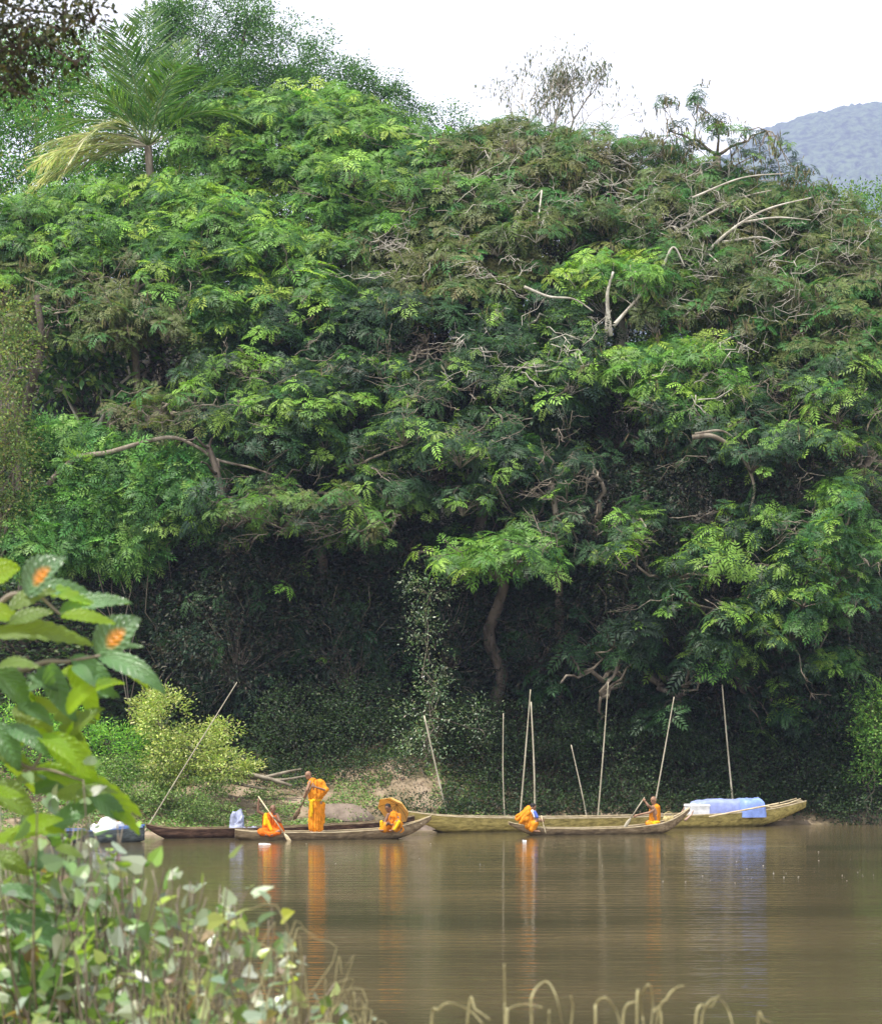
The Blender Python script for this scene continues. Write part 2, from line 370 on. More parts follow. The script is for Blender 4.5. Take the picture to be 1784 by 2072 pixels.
    if pods:
        n = pods; j = rng.integers(0, len(P), n // 9 + 1); j = np.repeat(j, 9)[:n]
        ctr = P[j] + np.repeat(rng.normal(size=(n // 9 + 1, 3)) * .18, 9, 0)[:n] + rng.normal(size=(n, 3)) * .11 + np.array([0, -.05, -.12])
        ln = pod_h * rng.uniform(.6, 1.2, n)
        ax = nrm(np.stack([rng.normal(0, .3, n), rng.normal(0, .3, n), np.full(n, -1.)], -1)); nv = nrm(rng.normal(size=(n, 3)) + np.array([0, -1., 0]))
        V = np.concatenate([V, kites(ctr, ax, nv, ln, ln * .13, .1)]); c = np.concatenate([c, pal(n, BROWN, (3, 3, 2, 2))])
    quad_obj('crown', V, c, M['leaf'], root)
    return root

def leafy(name, label, cat, blobs, n, size, cols, wts, mat='leaf', base=None, group=None, stems=14, bark='bark', stem_r=.03, trunk=None, part='foliage', sprays=0, spray_cols=G_MID, **kw):
    """a shrub or tree: several blobs (px, py, Y, rx, ry, rdepth in picture units / metres)"""
    cs = [at(b[0], b[1], b[2]) for b in blobs]
    if base is None:
        x, y = cs[0][0], blobs[0][2]; base = np.array([x, y, float(HH(x, y)) - .1])
    root = empty(name, base, label, cat, group)
    vol = [b[3] * b[4] for b in blobs]; tot = sum(vol); VV = []; CC = []; wood = MB()
    top = np.mean(cs, 0); fork = base * .45 + top * .55
    if trunk: wood.tube(branch(base, fork, 0, .12, 8), np.linspace(trunk, trunk * .6, 8), 8)
    else: fork = base
    for i, b in enumerate(blobs):
        k = b[2] / F; r = (b[3] * k, b[5], b[4] * k); m = max(30, int(n * vol[i] / tot))
        V, cl, tw = blob_leaves(m, cs[i], r, size, seed=int(rng.integers(1e6)), **kw)
        c = pal(m, cols, wts) * (.75 + .5 * cl[:, None]); VV.append(V); CC.append(c)
        mid = cs[i] - np.array([0, 0, r[2] * .5]); r0 = (trunk or stem_r * 1.5) * .5
        wood.tube(branch(fork, mid, .03, .2, 7), np.linspace(r0, r0 * .5, 7), 5)
        for q in tw[rng.integers(0, len(tw), max(3, stems * m // n))]:
            wood.tube(branch(mid, q, .04, .2, 5), np.linspace(stem_r * .6, stem_r * .2, 5), 4)
    if sprays:
        Pn = np.concatenate([cs[i] + nrm(rng.normal(size=(sprays, 3))) * np.array([b[3] * b[2] / F, b[5], b[4] * b[2] / F]) * rng.uniform(.5, 1.15, (sprays, 1)) for i, b in enumerate(blobs)])
        V, c = rosettes(Pn, nrm(rng.normal(size=Pn.shape) * .5 + np.array([0, -.5, .8])), rng.uniform(.3, .6, len(Pn)), spray_cols, (3, 4, .6, 4) if spray_cols is G_MID else (3, 3, 2, 2)); VV.append(V); CC.append(c)
    quad_obj(part, np.concatenate(VV), np.concatenate(CC), M[mat], root)
    wood.build('trunk' if trunk else 'stems', M[bark], root, True)
    return root

# ------------------------------------------------------------------ hillside trees behind everything
def hz_base(px, Y): x = (px - HX) / F * Y; return np.array([x, Y, float(HH(x, Y)) - .3])
LG = [(.09, .2, .06), (.06, .14, .045), (.14, .26, .07), (.035, .08, .03)]
leafy('hillside_tree', 'tall dark green tree reaching the top edge behind the palm', 'tree',
      [(400, 60, 93, 120, 90, 2), (300, 170, 93, 110, 80, 2), (420, 200, 92, 150, 110, 2), (345, 40, 93, 50, 50, 1.2), (560, 120, 93, 130, 90, 2.4), (500, 30, 93, 60, 45, 1.5), (660, 180, 93, 90, 70, 1.8), (470, 210, 92, 200, 90, 2)],
      85000, .115, LG, (3, 3, 2, 2), 'leaf_far', hz_base(470, 94), 'trees along the top of the hill', 60, 'bark_dark', .04, .22, per=70, spread=.26, shell=.35, holes=.36)
leafy('hillside_tree', 'loose leafed tree thinning out against the white sky, right of the tall dark tree', 'tree',
      [(720, 180, 92, 60, 60, 1.5), (780, 210, 92, 60, 50, 1.3), (690, 250, 92, 90, 50, 1.8), (800, 170, 92, 22, 22, .6), (845, 250, 92, 34, 40, 1)],
      15000, .115, LG, (3, 3, 2, 2), 'leaf_far', hz_base(740, 93), 'trees along the top of the hill', 50, 'bark_dark', .035, .12, per=40, spread=.22, shell=.2, holes=.45)
leafy('hillside_tree', 'thin small leafed tree showing in the sky gap at the middle of the skyline', 'tree',
      [(905, 245, 92, 45, 34, 1), (940, 280, 92, 40, 40, 1), (880, 290, 92, 40, 30, 1)],
      3000, .1, LG, (3, 3, 2, 2), 'leaf_far', hz_base(905, 93), 'trees along the top of the hill', 40, 'bark_dark', .03, .1, per=10, spread=.28, shell=.1, holes=.4)
leafy('hillside_tree', 'leafy green tree on the left hillside below the dark overhanging bough', 'tree',
      [(60, 300, 86, 120, 110, 2), (150, 380, 85, 120, 60, 2), (250, 380, 84.5, 90, 50, 1.2), (-60, 200, 87, 120, 150, 2), (60, 150, 90, 130, 90, 2), (190, 230, 89, 100, 80, 1.8), (130, 110, 90, 90, 60, 1.8), (280, 330, 83, 90, 45, 1.2), (350, 330, 82, 50, 40, 1)],
      52000, .14, [(.1, .26, .05), (.06, .15, .04), (.18, .34, .07), (.28, .28, .08)], (4, 3, 2, .5), 'leaf', hz_base(40, 88), 'trees along the top of the hill', 50, 'bark', .04, .2, per=45, spread=.28, shell=.4, holes=.35)
leafy('hillside_tree', 'yellow green bushy tree at the right edge under the blue mountain', 'tree',
      [(1640, 430, 88, 90, 55, 2), (1740, 420, 88, 80, 50, 2), (1820, 440, 88, 90, 70, 2), (1560, 440, 88, 60, 40, 2), (1740, 540, 86, 140, 90, 2)],
      17000, .12, [(.12, .24, .04), (.07, .16, .035), (.2, .3, .05), (.04, .09, .03)], (4, 3, 2, 1), 'leaf_far', hz_base(1700, 90), 'trees along the top of the hill', 50, 'bark', .04, .18, per=24, spread=.24, shell=.5, holes=.3)
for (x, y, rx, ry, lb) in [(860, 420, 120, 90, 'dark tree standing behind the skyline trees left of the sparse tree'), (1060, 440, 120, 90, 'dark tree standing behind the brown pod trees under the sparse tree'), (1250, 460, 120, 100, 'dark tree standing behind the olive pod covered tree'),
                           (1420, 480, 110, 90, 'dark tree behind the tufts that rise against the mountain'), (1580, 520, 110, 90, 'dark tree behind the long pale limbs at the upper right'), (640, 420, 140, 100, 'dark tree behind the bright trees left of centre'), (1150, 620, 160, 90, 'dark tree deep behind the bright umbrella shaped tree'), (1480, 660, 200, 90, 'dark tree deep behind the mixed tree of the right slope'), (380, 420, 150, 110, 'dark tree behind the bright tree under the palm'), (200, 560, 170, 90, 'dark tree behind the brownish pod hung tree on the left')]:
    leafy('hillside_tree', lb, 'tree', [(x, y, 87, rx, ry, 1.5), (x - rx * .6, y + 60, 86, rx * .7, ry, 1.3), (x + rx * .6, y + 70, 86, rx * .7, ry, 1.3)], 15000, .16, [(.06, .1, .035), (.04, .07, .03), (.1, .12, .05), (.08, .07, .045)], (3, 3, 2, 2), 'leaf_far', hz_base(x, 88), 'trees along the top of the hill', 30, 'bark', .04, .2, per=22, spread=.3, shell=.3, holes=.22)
# sparse tall tree in the sky
def sparse_tree():
    Y = 86; base = hz_base(1090, Y); root = empty('sparse_tree', base, 'thin open tree with drooping leaves standing alone against the white sky', 'tree')
    wood = MB(); tips = []
    def grow(p, d, ln, r, lev):
        q = p + d * ln; wood.tube(branch(p, q, 0, .12, 5), np.linspace(r, r * .62, 5), 5)
        if lev == 0: tips.append(q); tips.append(p * .4 + q * .6); return
        for k in range(3 if lev > 1 else 2):
            e = nrm(d + rng.normal(size=3) * np.array([.5, .45, .3]) + np.array([0, 0, .08])); grow(q if k else p * .25 + q * .75, e, ln * rng.uniform(.6, .82), r * .6, lev - 1)
    stems = [((1085, 470), (1068, 255)), ((1110, 480), (1120, 250)), ((1085, 470), (1160, 240))]
    for a, b_ in stems:
        A = at(*a, Y); B_ = at(*b_, Y); wood.tube(branch(base, A, 0, .08, 7), np.linspace(.12, .08, 7), 6)
        grow(A, nrm(B_ - A), np.linalg.norm(B_ - A), .065, 0); 
        for k in range(4): grow(B_ if k else A * .3 + B_ * .7, nrm(nrm(B_ - A) + rng.normal(size=3) * np.array([.38, .4, .15])), rng.uniform(.8, 1.3), .038, 3)
    for a, b_ in (((1150, 290), (1215, 200)), ((1180, 280), (1270, 215)), ((1050, 300), (1015, 130))):
        grow(at(*a, Y), nrm(at(*b_, Y) - at(*a, Y)), 1.3, .03, 2)
    T = np.array(tips); T = T[T[:, 2] > at(0, 285, Y)[2]]
    n = 2300; j = rng.integers(0, len(T), n); c = T[j] + rng.normal(size=(n, 3)) * .2 + np.array([0, 0, -.1])
    ax = nrm(np.stack([rng.normal(0, .35, n), rng.normal(0, .35, n), np.full(n, -1.)], -1)); ln = rng.uniform(.12, .26, n)
    quad_obj('foliage', kites(c, ax, rng.normal(size=(n, 3)), ln, ln * .24), pal(n, [(.11, .13, .08), (.16, .15, .1), (.08, .11, .06)], (3, 2, 2)), M['leaf_far'], root)
    wood.build('trunk', M['bark_pale'], root, True)
sparse_tree()

# coconut palm
def palm(label, px, py, Y, specs, cols, scale=1.0, group=None):
    top = at(px, py, Y); base = hz_base(px + 20, Y + .5)
    root = empty('coconut_palm', base, label, 'palm tree', group)
    t = MB(); t.tube(bez([base, (base + top) / 2 + np.array([.3, 0, 0]), top], 10), np.linspace(.19, .14, 20), 10); t.build('trunk', M['bark'], root, True)
    for (ang, el, ln, dr, kind) in specs:
        ln = ln * scale
        d = np.array([math.cos(R(ang)) * math.cos(R(el)), math.sin(R(ang)) * math.cos(R(el)), math.sin(R(el))])
        tt = np.linspace(0, 1, 14); pts = top + d * ln * tt[:, None]; pts[:, 2] -= dr * ln * tt ** 2
        mb = MB(); mb.tube(pts, np.linspace(.035, .008, 14), 5)
        fr = mb.build('frond', M['bamboo'] if kind else M['frond_stem'], root, True)
        nL = 60; s = np.linspace(.1, .99, nL); P = np.stack([np.interp(s, tt, pts[:, i]) for i in range(3)], -1)
        T = nrm(np.gradient(P, axis=0)); side = nrm(np.cross(T, [0, 0, 1.])); up = np.cross(side, T)
        Q = []; 
        for sg in (-1, 1):
            l = ln * .24 * np.sin(np.clip(s * 1.0 + .12, 0, 1) * math.pi) ** .5 * rng.uniform(.85, 1.1, nL) + .1
            a = nrm(T * .75 + side * sg * .65 + up * .12 + np.array([0, 0, -(.4 if kind else .2)]) + rng.normal(size=(nL, 3)) * .08)
            Q.append(kites(P + a * l[:, None] * .5, a, nrm(up + rng.normal(size=(nL, 3)) * .25), l, np.full(nL, .065), .2))
        Q = np.concatenate(Q); c = pal(len(Q), cols[kind], np.ones(len(cols[kind])), .15)
        quad_obj('leaflets', Q, c, M['leaf'], fr)
M['frond_stem'] = noise_mat('frond_stem', (.1, .16, .04), (.2, .26, .08), 3, .5, 0)
PG = [[(.07, .15, .035), (.05, .12, .03), (.12, .2, .045)], [(.58, .58, .4), (.4, .44, .24), (.66, .65, .52)]]
sp = []
for a, e, l, d_, k in [(100, 78, 4.3, .15, 0), (60, 70, 4.1, .25, 0), (140, 68, 4.2, .3, 0), (20, 58, 4.0, .45, 0), (175, 60, 3.9, .45, 0), (250, 66, 3.9, .3, 0), (300, 55, 3.9, .5, 0), (230, 48, 3.8, .6, 0),
                       (-5, 42, 3.8, .6, 0), (190, 40, 3.6, .7, 0), (330, 38, 3.7, .6, 0), (80, 50, 3.8, .5, 0), (120, 35, 3.6, .6, 0), (8, 36, 3.5, .55, 1), (-20, 20, 3.3, .6, 1),
                       (170, 34, 3.4, .8, 1), (185, 12, 3.2, .7, 1), (205, 52, 3.3, 1.1, 1), (182, -2, 2.6, .35, 1), (196, 4, 2.7, .25, 1), (188, 24, 3.0, .5, 1), (160, 22, 3.6, .5, 1)]:
    sp.append((a, e, l, d_, k))
palm('coconut palm with pale dried lower fronds high on the left hillside', 300, 296, 79.5, sp, PG, 1.6)
palm('small palm crown almost hidden behind branches near the blue mountain', 1470, 400, 84, [(100, 60, 2.2, .4, 0), (20, 45, 2.2, .5, 0), (160, 45, 2.2, .5, 0), (250, 50, 2, .5, 0), (300, 30, 2, .6, 0), (0, 20, 2, .6, 0), (185, 20, 2, .6, 0)], PG, .8)

# ------------------------------------------------------------------ feathery trees of the wall
W4 = (4, 3, 2, 2)
ft = feathery_tree
ft('bright green feathery tree just right of the palm, its top against the darker trees', (600, 290, 230, 100), 50, cols=G_BRIGHT, wts=W4, pods=150)
ft('bright green feathery tree spreading below the palm', (320, 455, 230, 85), 50, cols=G_BRIGHT, wts=(3, 3, 2, 2), pods=100)
ft('feathery tree at the far left edge with bright flat tiers of leaves', (50, 500, 180, 90), 42, cols=G_BRIGHT, wts=(3, 3, 1.5, 2), pods=100)
ft('feathery tree sloping down the skyline in the middle of the hill', (790, 370, 190, 110), 46, cols=G_BRIGHT, wts=(3, 3, 1, 2), pods=500, bare=8)
ft('brownish feathery tree hung with dry pods on the left', (150, 610, 240, 90), 46, cols=G_OLIVE, wts=W4, pods=1500, bare=10)
ft('green feathery tree with a dense bright shelf of leaves, left of centre', (500, 560, 200, 110), 46, cols=G_BRIGHT, wts=(3, 3, 1.5, 2.5), pods=400, bare=6)
ft('pod covered olive brown tree below the lone sparse tree', (1040, 370, 170, 110), 42, cols=G_OLIVE, wts=W4, pods=2400, bare=26, bark='bark_pale')
ft('brown pod covered tree with bare pale twigs near the centre', (900, 520, 170, 110), 38, cols=G_OLIVE, wts=W4, pods=1800, bare=22, bark='bark_pale')
ft('olive tree heavy with brown pods right of the centre skyline', (1250, 390, 170, 110), 44, cols=G_OLIVE, wts=(3, 4, 1, 4), pods=2600, bare=28, bark='bark_pale')
ft('tree with feathery umbrella tufts rising above the skyline toward the mountain', (1440, 440, 180, 90), 36, cols=G_OLIVE, wts=(2, 4, 1, 4), pods=1800, bare=18, bark='bark_pale',
   limbs=[([(1290, 520, 0), (1350, 480, 0), (1420, 440, 0), (1500, 400, 0), (1560, 385, 0)], .07, .02), ([(1400, 400, 0), (1500, 360, 0), (1600, 350, 0)], .04, .015)])
ft('dark feathery tufts on thin bare stems standing out against the sky and mountain', (1450, 270, 150, 60), 0, per=9, size=.36, cols=G_MID, wts=(4, 3, 1, 2), pods=500, tier_r=.5, dy=-1.5, bark='bark',
   tierlist=[(1345, 205), (1410, 200), (1375, 245), (1350, 215), (1420, 205), (1460, 255), (1440, 250), (1500, 265), (1540, 280), (1575, 300), (1610, 330), (1530, 310), (1480, 300), (1560, 340), (1620, 350), (1400, 290), (1590, 370), (1335, 300), (1370, 310), (1440, 320)],
   limbs=[([(1400, 420, 1.2), (1380, 330, 1.2), (1350, 212, 1.2)], .04, .012), ([(1410, 420, 1.2), (1400, 330, 1.2), (1412, 207, 1.2)], .04, .012), ([(1430, 400, 1.2), (1480, 340, 1.2), (1560, 300, 1.2)], .04, .012)])
ft('olive feathery tree with long pale bare limbs at the upper right', (1600, 500, 160, 110), 40, cols=G_OLIVE, wts=(3, 4, 1, 4), pods=2000, bare=20, bark='bark_pale',
   limbs=[([(1400, 560, 0), (1440, 500, 0), (1500, 450, 0), (1560, 420, 0), (1640, 400, 0)], .07, .02), ([(1500, 450, 0), (1570, 440, 0), (1640, 445, 0)], .045, .015), ([(1460, 490, 0), (1540, 480, 0), (1580, 500, 0)], .05, .015), ([(1300, 560, 0), (1370, 530, 0), (1450, 530, 0)], .06, .02)])
ft('bright umbrella shaped feathery tree at the right of centre', (1270, 560, 110, 40), 16, per=18, cols=G_BRIGHT, wts=(4, 3, 2, 1), tier_r=1.4, dy=-1.4,
   limbs=[([(1235, 680, 0), (1228, 600, 0), (1240, 550, 0)], .08, .04), ([(1240, 660, 0), (1275, 620, 0), (1310, 580, 0)], .07, .03), ([(1228, 640, 0), (1222, 700, 0), (1208, 740, 0), (1180, 785, 0), (1170, 840, 0)], .06, .02)], bark='bark_pale')
ft('mixed green and brown feathery tree on the right slope', (1420, 600, 170, 90), 36, cols=G_OLIVE, wts=(2, 3, 1, 4), pods=1700, bare=16, bark='bark_pale',
   limbs=[([(1060, 580, -1), (1110, 600, -1), (1160, 605, -1), (1200, 630, -1)], .05, .02), ([(1340, 540, 0), (1362, 500, 0), (1385, 540, 0)], .05, .02)])
ft('olive feathery tree running out of the right edge of the picture', (1720, 620, 150, 140), 42, cols=G_OLIVE, wts=(2, 3, 1, 5), pods=1500, bare=12)
ft('shaded feathery tree in the middle of the wall of leaves', (720, 700, 210, 110), 34, cols=G_MID, wts=W4, pods=500, bare=14)
ft('feathery tree with a bright tier below the bare twigs of the centre', (1060, 690, 150, 100), 28, cols=G_MID, wts=(4, 3, 3, 2), pods=500, bare=14, bark='bark_pale')
ft('green feathery tree with drooping lit sprays left of the centre', (560, 800, 170, 110), 26, cols=G_MID, wts=(3, 2, 5, 2), bare=8, tier_r=1.1)
ft('bright green mounded feathery tree at the right', (1370, 760, 120, 80), 26, per=13, cols=G_BRIGHT, wts=W4, bare=8, dy=-.6, pods=200, bark='bark_pale')
ft('dark feathery tree behind the pale arching limb on the right', (1480, 850, 170, 100), 24, cols=G_MID, wts=W4, bare=14, pods=500, bark='bark',
   limbs=[([(1400, 885, -1), (1440, 882, -1), (1480, 905, -1), (1510, 940, -1), (1525, 990, -1), (1515, 1040, -1)], .085, .03), ([(1405, 878, -1), (1460, 872, -1), (1500, 900, -1)], .05, .02)])
ft('feathery tree filling the right edge half way up', (1700, 870, 120, 130), 34, cols=G_MID, wts=(4, 2, 4, 2), bare=6, pods=300)
ft('dark drooping tree in the centre with scattered lit sprays', (980, 850, 180, 90), 22, cols=G_MID, wts=W4, bare=12)
ft('low feathery tree hanging over the dark hollow in the centre', (830, 950, 190, 80), 24, cols=G_MID, wts=(4, 3, 3, 2), bare=6, tier_r=1.1)
ft('feathery tree whose curved mossy limb crosses the green clearing at the left', (330, 830, 150, 36), 5, cols=G_OLIVE, wts=(2, 3, 1, 4), bare=4, dy=0, per=8, bark='bark', name='feathery_tree',
   limbs=[([(95, 985, 0), (120, 955, 0), (160, 925, 0), (220, 915, 0), (290, 895, 0), (350, 885, 0), (400, 905, 0), (440, 930, 0), (520, 950, 0), (610, 985, 0)], .1, .03), ([(440, 930, 0), (450, 1010, 0), (480, 1060, 0), (470, 1120, 0)], .06, .02)])
ft('leaning tree with long flat sprays over the dark hollow', (640, 1040, 190, 50), 15, cols=[(.10, .2, .04), (.06, .14, .035), (.14, .22, .05), (.12, .13, .05)], wts=W4, bare=10, tier_r=1.0, dy=-.6, per=12, bark='bark_dark')
ft('feathery boughs reaching right above the dark hollow', (1000, 1120, 150, 35), 11, cols=G_BRIGHT, wts=(4, 3, 2, 2), bare=4, tier_r=.95, dy=-.4, per=12, bark='bark_dark')
ft('tree with hanging lit rosettes over the dark wall at the right', (1440, 1150, 210, 140), 34, per=8, size=.5, cols=G_MID, wts=(4, 2, 4, 1), bare=6, tier_r=.55, bark='bark')
ft('trailing feathery tree at the right edge, long chains of lit leaves', (1680, 1160, 100, 190), 38, per=14, size=.48, cols=[(.07, .17, .035), (.045, .12, .035), (.15, .27, .04), (.03, .085, .03)], wts=W4, tier_r=.8, bark='bark', bare=4)
ft('low hanging tree sprays above the moored boat poles', (1300, 1380, 190, 120), 18, per=6, size=.55, cols=G_MID, wts=(4, 4, 1, 3), tier_r=.5, bark='bark')

ft('dim feathery tree hanging above the hollow between the pale trunk and the arching limb', (1210, 1010, 150, 120), 26, per=8, cols=G_MID, wts=(4, 4, 2, 3), tier_r=.7, bark='bark', bare=6)
ft('dim feathery tree in the dark left of the pale sapling', (560, 1010, 170, 100), 22, per=8, cols=G_MID, wts=(4, 4, 2, 3), tier_r=.7, bark='bark_dark', bare=6)
ft('curtain of small hanging sprays low on the right behind the tarpaulin pole', (1570, 1360, 170, 110), 24, per=7, size=.48, cols=[(.045, .1, .035), (.03, .07, .028), (.16, .28, .05), (.02, .05, .025)], wts=(4, 4, 3, 3), tier_r=.55, bark='bark_dark', dy=.3)
# big leafed and fern green growth at the left
leafy('broadleaf_tree', 'glossy broad leafed tree lit between the pale trunks on the left', 'tree', [(200, 690, 75, 110, 70, 1.5), (130, 760, 75, 100, 60, 1.5), (280, 640, 75, 60, 50, 1.2)],
      2600, .34, [(.10, .22, .04), (.05, .13, .035), (.22, .3, .06), (.03, .08, .03)], (3, 3, 1.5, 2), 'leaf_glossy', None, None, 40, 'bark_pale', .05, .16, per=10, spread=.4, shell=.3, holes=.3, aspect=.45, droop=.4)
leafy('leafy_thicket', 'fresh green ferny thicket glowing under the curved limb on the left', 'thicket', [(300, 1010, 69.9, 140, 90, 1.1), (160, 1030, 69.9, 110, 90, 1.1), (240, 940, 70.2, 120, 50, 1.), (100, 1110, 69.6, 90, 50, 1.2), (400, 960, 70.6, 60, 50, 1.), (230, 1110, 69.8, 90, 40, .9), (130, 900, 70.6, 90, 50, 1)],
      11000, .12, [(.13, .27, .07), (.08, .19, .05), (.2, .34, .09), (.05, .12, .035)], (4, 3, 2, 1), 'leaf', None, None, 50, 'bark', .03, None, per=18, spread=.3, shell=.2, holes=.35, aspect=.35, sprays=190, spray_cols=[(.13, .29, .06), (.08, .2, .05), (.2, .36, .08), (.05, .13, .035)])
leafy('leafy_thicket', 'small leafed green thicket in the middle above the dark hollow', 'thicket', [(1010, 940, 71.5, 100, 50, 1.2), (1090, 960, 71.5, 60, 50, 1), (1000, 1000, 71, 70, 40, 1)],
      4500, .14, [(.09, .18, .04), (.05, .13, .035), (.14, .22, .05)], (4, 3, 2), 'leaf', None, None, 30, 'bark', .03, None, per=20, spread=.25, shell=.5, holes=.3)

for bl, cc, sz, lb in [([(760, 590, 76, 80, 45, 1), (700, 620, 75.6, 60, 40, 1)], [(.11, .17, .06), (.07, .12, .04), (.17, .22, .09)], .16, 'tree with small oval leaves breaking through the feathery crowns left of centre'),
                       ([(1150, 780, 71.6, 75, 50, .9), (1090, 830, 71.2, 60, 45, .9)], [(.07, .13, .05), (.04, .085, .035), (.12, .18, .07)], .2, 'darker oval leaved tree in the gap under the bare twigs of the centre'),
                       ([(1570, 720, 73, 80, 50, 1), (1620, 680, 73.4, 60, 40, 1)], [(.12, .18, .05), (.08, .13, .04), (.2, .24, .08)], .15, 'olive small leaved tree among the feathery trees of the right slope'),
                       ([(440, 690, 73.5, 70, 50, 1), (500, 650, 74, 60, 40, 1)], [(.09, .16, .05), (.05, .1, .035), (.16, .25, .06)], .18, 'oval leaved tree right of the glossy broad leafed tree'),
                       ([(960, 610, 75.6, 60, 60, .9), (1010, 570, 76, 60, 40, .9)], [(.16, .17, .1), (.1, .12, .06), (.24, .25, .16)], .14, 'grey green small leaved tree between the pod covered trees of the centre')]:
    leafy('oval_leaved_tree', lb, 'tree', bl, 5200, sz, cc, (3, 3, 2), 'leaf', None, None, 30, 'bark', .03, .1, per=16, spread=.32, shell=.3, holes=.3, droop=.3)
# dark shaded understorey of the bank
DK = [(.035, .05, .03), (.025, .03, .022), (.075, .068, .05), (.03, .06, .032)]  # dark tones put the hollow's shade into the leaf colour
und = [
 ('dark shaded thicket in the hollow at the left behind the yellow bush', (480, 1300, 150, 130), 69.5), ('shadowed vine thicket left of the centre hollow', (700, 1330, 140, 150), 69.8),
 ('dark vine curtain in the middle of the hollow', (900, 1280, 130, 160), 70.5), ('deep shaded thicket right of the pale sapling', (1090, 1290, 120, 150), 70.2),
 ('dark vine curtain above the poles', (1270, 1260, 130, 150), 69.2), ('dark leaf wall right of the centre', (1440, 1290, 130, 170), 68.8),
 ('dark creeper thicket near the right edge', (1610, 1330, 110, 160), 68.4), ('shaded shrub at the right edge above the water', (1750, 1420, 100, 140), 68.2),
 ('shadowed thicket under the left limb', (300, 1180, 150, 90), 71.3), ('dark thicket under the flat sprays', (560, 1150, 150, 90), 70.2),
 ('dark growth behind the red watermark free middle', (800, 1120, 150, 90), 70.8), ('shaded twiggy growth right of the pale trunk', (1200, 1060, 130, 110), 70.6),
 ('dark twiggy wall behind the arching limb', (1420, 1040, 130, 110), 70.2), ('dark growth inside the right hand trees', (1620, 1020, 120, 120), 69.8),
 ('dark foliage deep inside the centre of the wall', (900, 800, 150, 130), 74.2), ('dark foliage deep inside the left of the wall', (560, 880, 140, 140), 73.6),
 ('dark foliage deep inside the right of the wall', (1250, 850, 160, 130), 73.8), ('dark foliage behind the glossy broad leaves', (250, 800, 160, 120), 76.5), ('dark foliage behind the far right trees', (1640, 760, 170, 140), 75),
 ('dark foliage inside the upper middle', (760, 600, 230, 90), 78), ('dark foliage inside the upper right', (1250, 560, 250, 100), 77.8)]
und[10] = ('dark growth above the centre hollow', und[10][1], und[10][2])
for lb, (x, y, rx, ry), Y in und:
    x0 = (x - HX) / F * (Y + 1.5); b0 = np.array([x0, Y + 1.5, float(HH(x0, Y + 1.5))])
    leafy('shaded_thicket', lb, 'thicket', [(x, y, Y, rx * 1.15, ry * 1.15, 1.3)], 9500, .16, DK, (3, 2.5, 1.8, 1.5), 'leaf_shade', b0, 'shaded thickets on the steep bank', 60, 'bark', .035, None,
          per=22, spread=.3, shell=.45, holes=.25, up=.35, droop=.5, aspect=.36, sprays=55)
low = [(600, 1520, 66.9), (740, 1500, 67), (860, 1560, 67.2), (980, 1540, 67.3), (1110, 1560, 67.4), (1240, 1540, 67.6), (1370, 1560, 67.8), (1500, 1560, 67.9), (1620, 1540, 68), (1720, 1580, 67.4)]
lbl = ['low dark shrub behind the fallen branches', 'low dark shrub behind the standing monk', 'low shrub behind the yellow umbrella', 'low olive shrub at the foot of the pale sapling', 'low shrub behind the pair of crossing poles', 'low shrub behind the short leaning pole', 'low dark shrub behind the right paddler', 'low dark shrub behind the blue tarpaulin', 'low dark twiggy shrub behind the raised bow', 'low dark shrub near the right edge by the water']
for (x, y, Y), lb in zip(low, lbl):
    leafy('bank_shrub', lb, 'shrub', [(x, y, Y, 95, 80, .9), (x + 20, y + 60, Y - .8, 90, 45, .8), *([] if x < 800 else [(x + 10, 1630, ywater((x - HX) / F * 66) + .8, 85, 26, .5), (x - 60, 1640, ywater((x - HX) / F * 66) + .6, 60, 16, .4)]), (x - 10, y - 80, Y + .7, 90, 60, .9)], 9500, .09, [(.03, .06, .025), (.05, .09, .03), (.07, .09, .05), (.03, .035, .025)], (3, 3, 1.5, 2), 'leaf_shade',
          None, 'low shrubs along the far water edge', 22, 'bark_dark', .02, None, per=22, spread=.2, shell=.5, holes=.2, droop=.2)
# pale sapling in the shade, sunlit bushes, right edge growth
leafy('pale_sapling', 'slender sapling with small whitish leaves climbing through the dark hollow', 'sapling', [(860, 1470, 66.6, 75, 85, .7), (880, 1360, 66.6, 45, 70, .5), (870, 1180, 67, 70, 50, .5), (970, 1450, 66.8, 45, 50, .5), (860, 1270, 66.8, 50, 50, .5), (830, 1540, 66.4, 50, 50, .5)],
      3600, .1, [(.22, .28, .17), (.13, .2, .1), (.36, .38, .3), (.08, .15, .06)], (2, 3, 1.5, 3), 'leaf_glossy', None, None, 40, 'bark', .012, .04, per=12, spread=.2, shell=.2, holes=.35, up=1)
YB = [(.3, .38, .09), (.42, .46, .16), (.17, .26, .06), (.5, .52, .24)]
leafy('sunlit_bush', 'pale yellow green small leafed bush leaning over the left bank', 'bush', [(330, 1450, 64, 55, 60, .8), (390, 1510, 63.8, 70, 50, .9), (450, 1475, 64, 38, 22, .4), (450, 1550, 63.6, 60, 38, .8), (505, 1560, 63.6, 28, 22, .4), (340, 1540, 63.8, 50, 60, .8), (290, 1430, 64.2, 30, 30, .5)],
      13000, .09, YB, W4, 'leaf', at(370, 1620, 64), None, 50, 'bark', .022, .05, per=18, spread=.14, shell=.35, holes=.35)
leafy('green_bush', 'bright green fine leafed bush left of the pale yellow bush', 'bush', [(230, 1530, 65, 80, 60, .9), (150, 1480, 65.4, 70, 50, 1), (270, 1500, 65, 50, 40, .7), (190, 1590, 64.5, 90, 45, .9), (60, 1500, 66, 90, 100, 1.2)],
      12000, .1, [(.17, .36, .055), (.1, .26, .04), (.26, .44, .07)], (4, 3, 2), 'leaf', None, None, 40, 'bark', .025, None, per=22, spread=.2, shell=.5, holes=.25, aspect=.4)
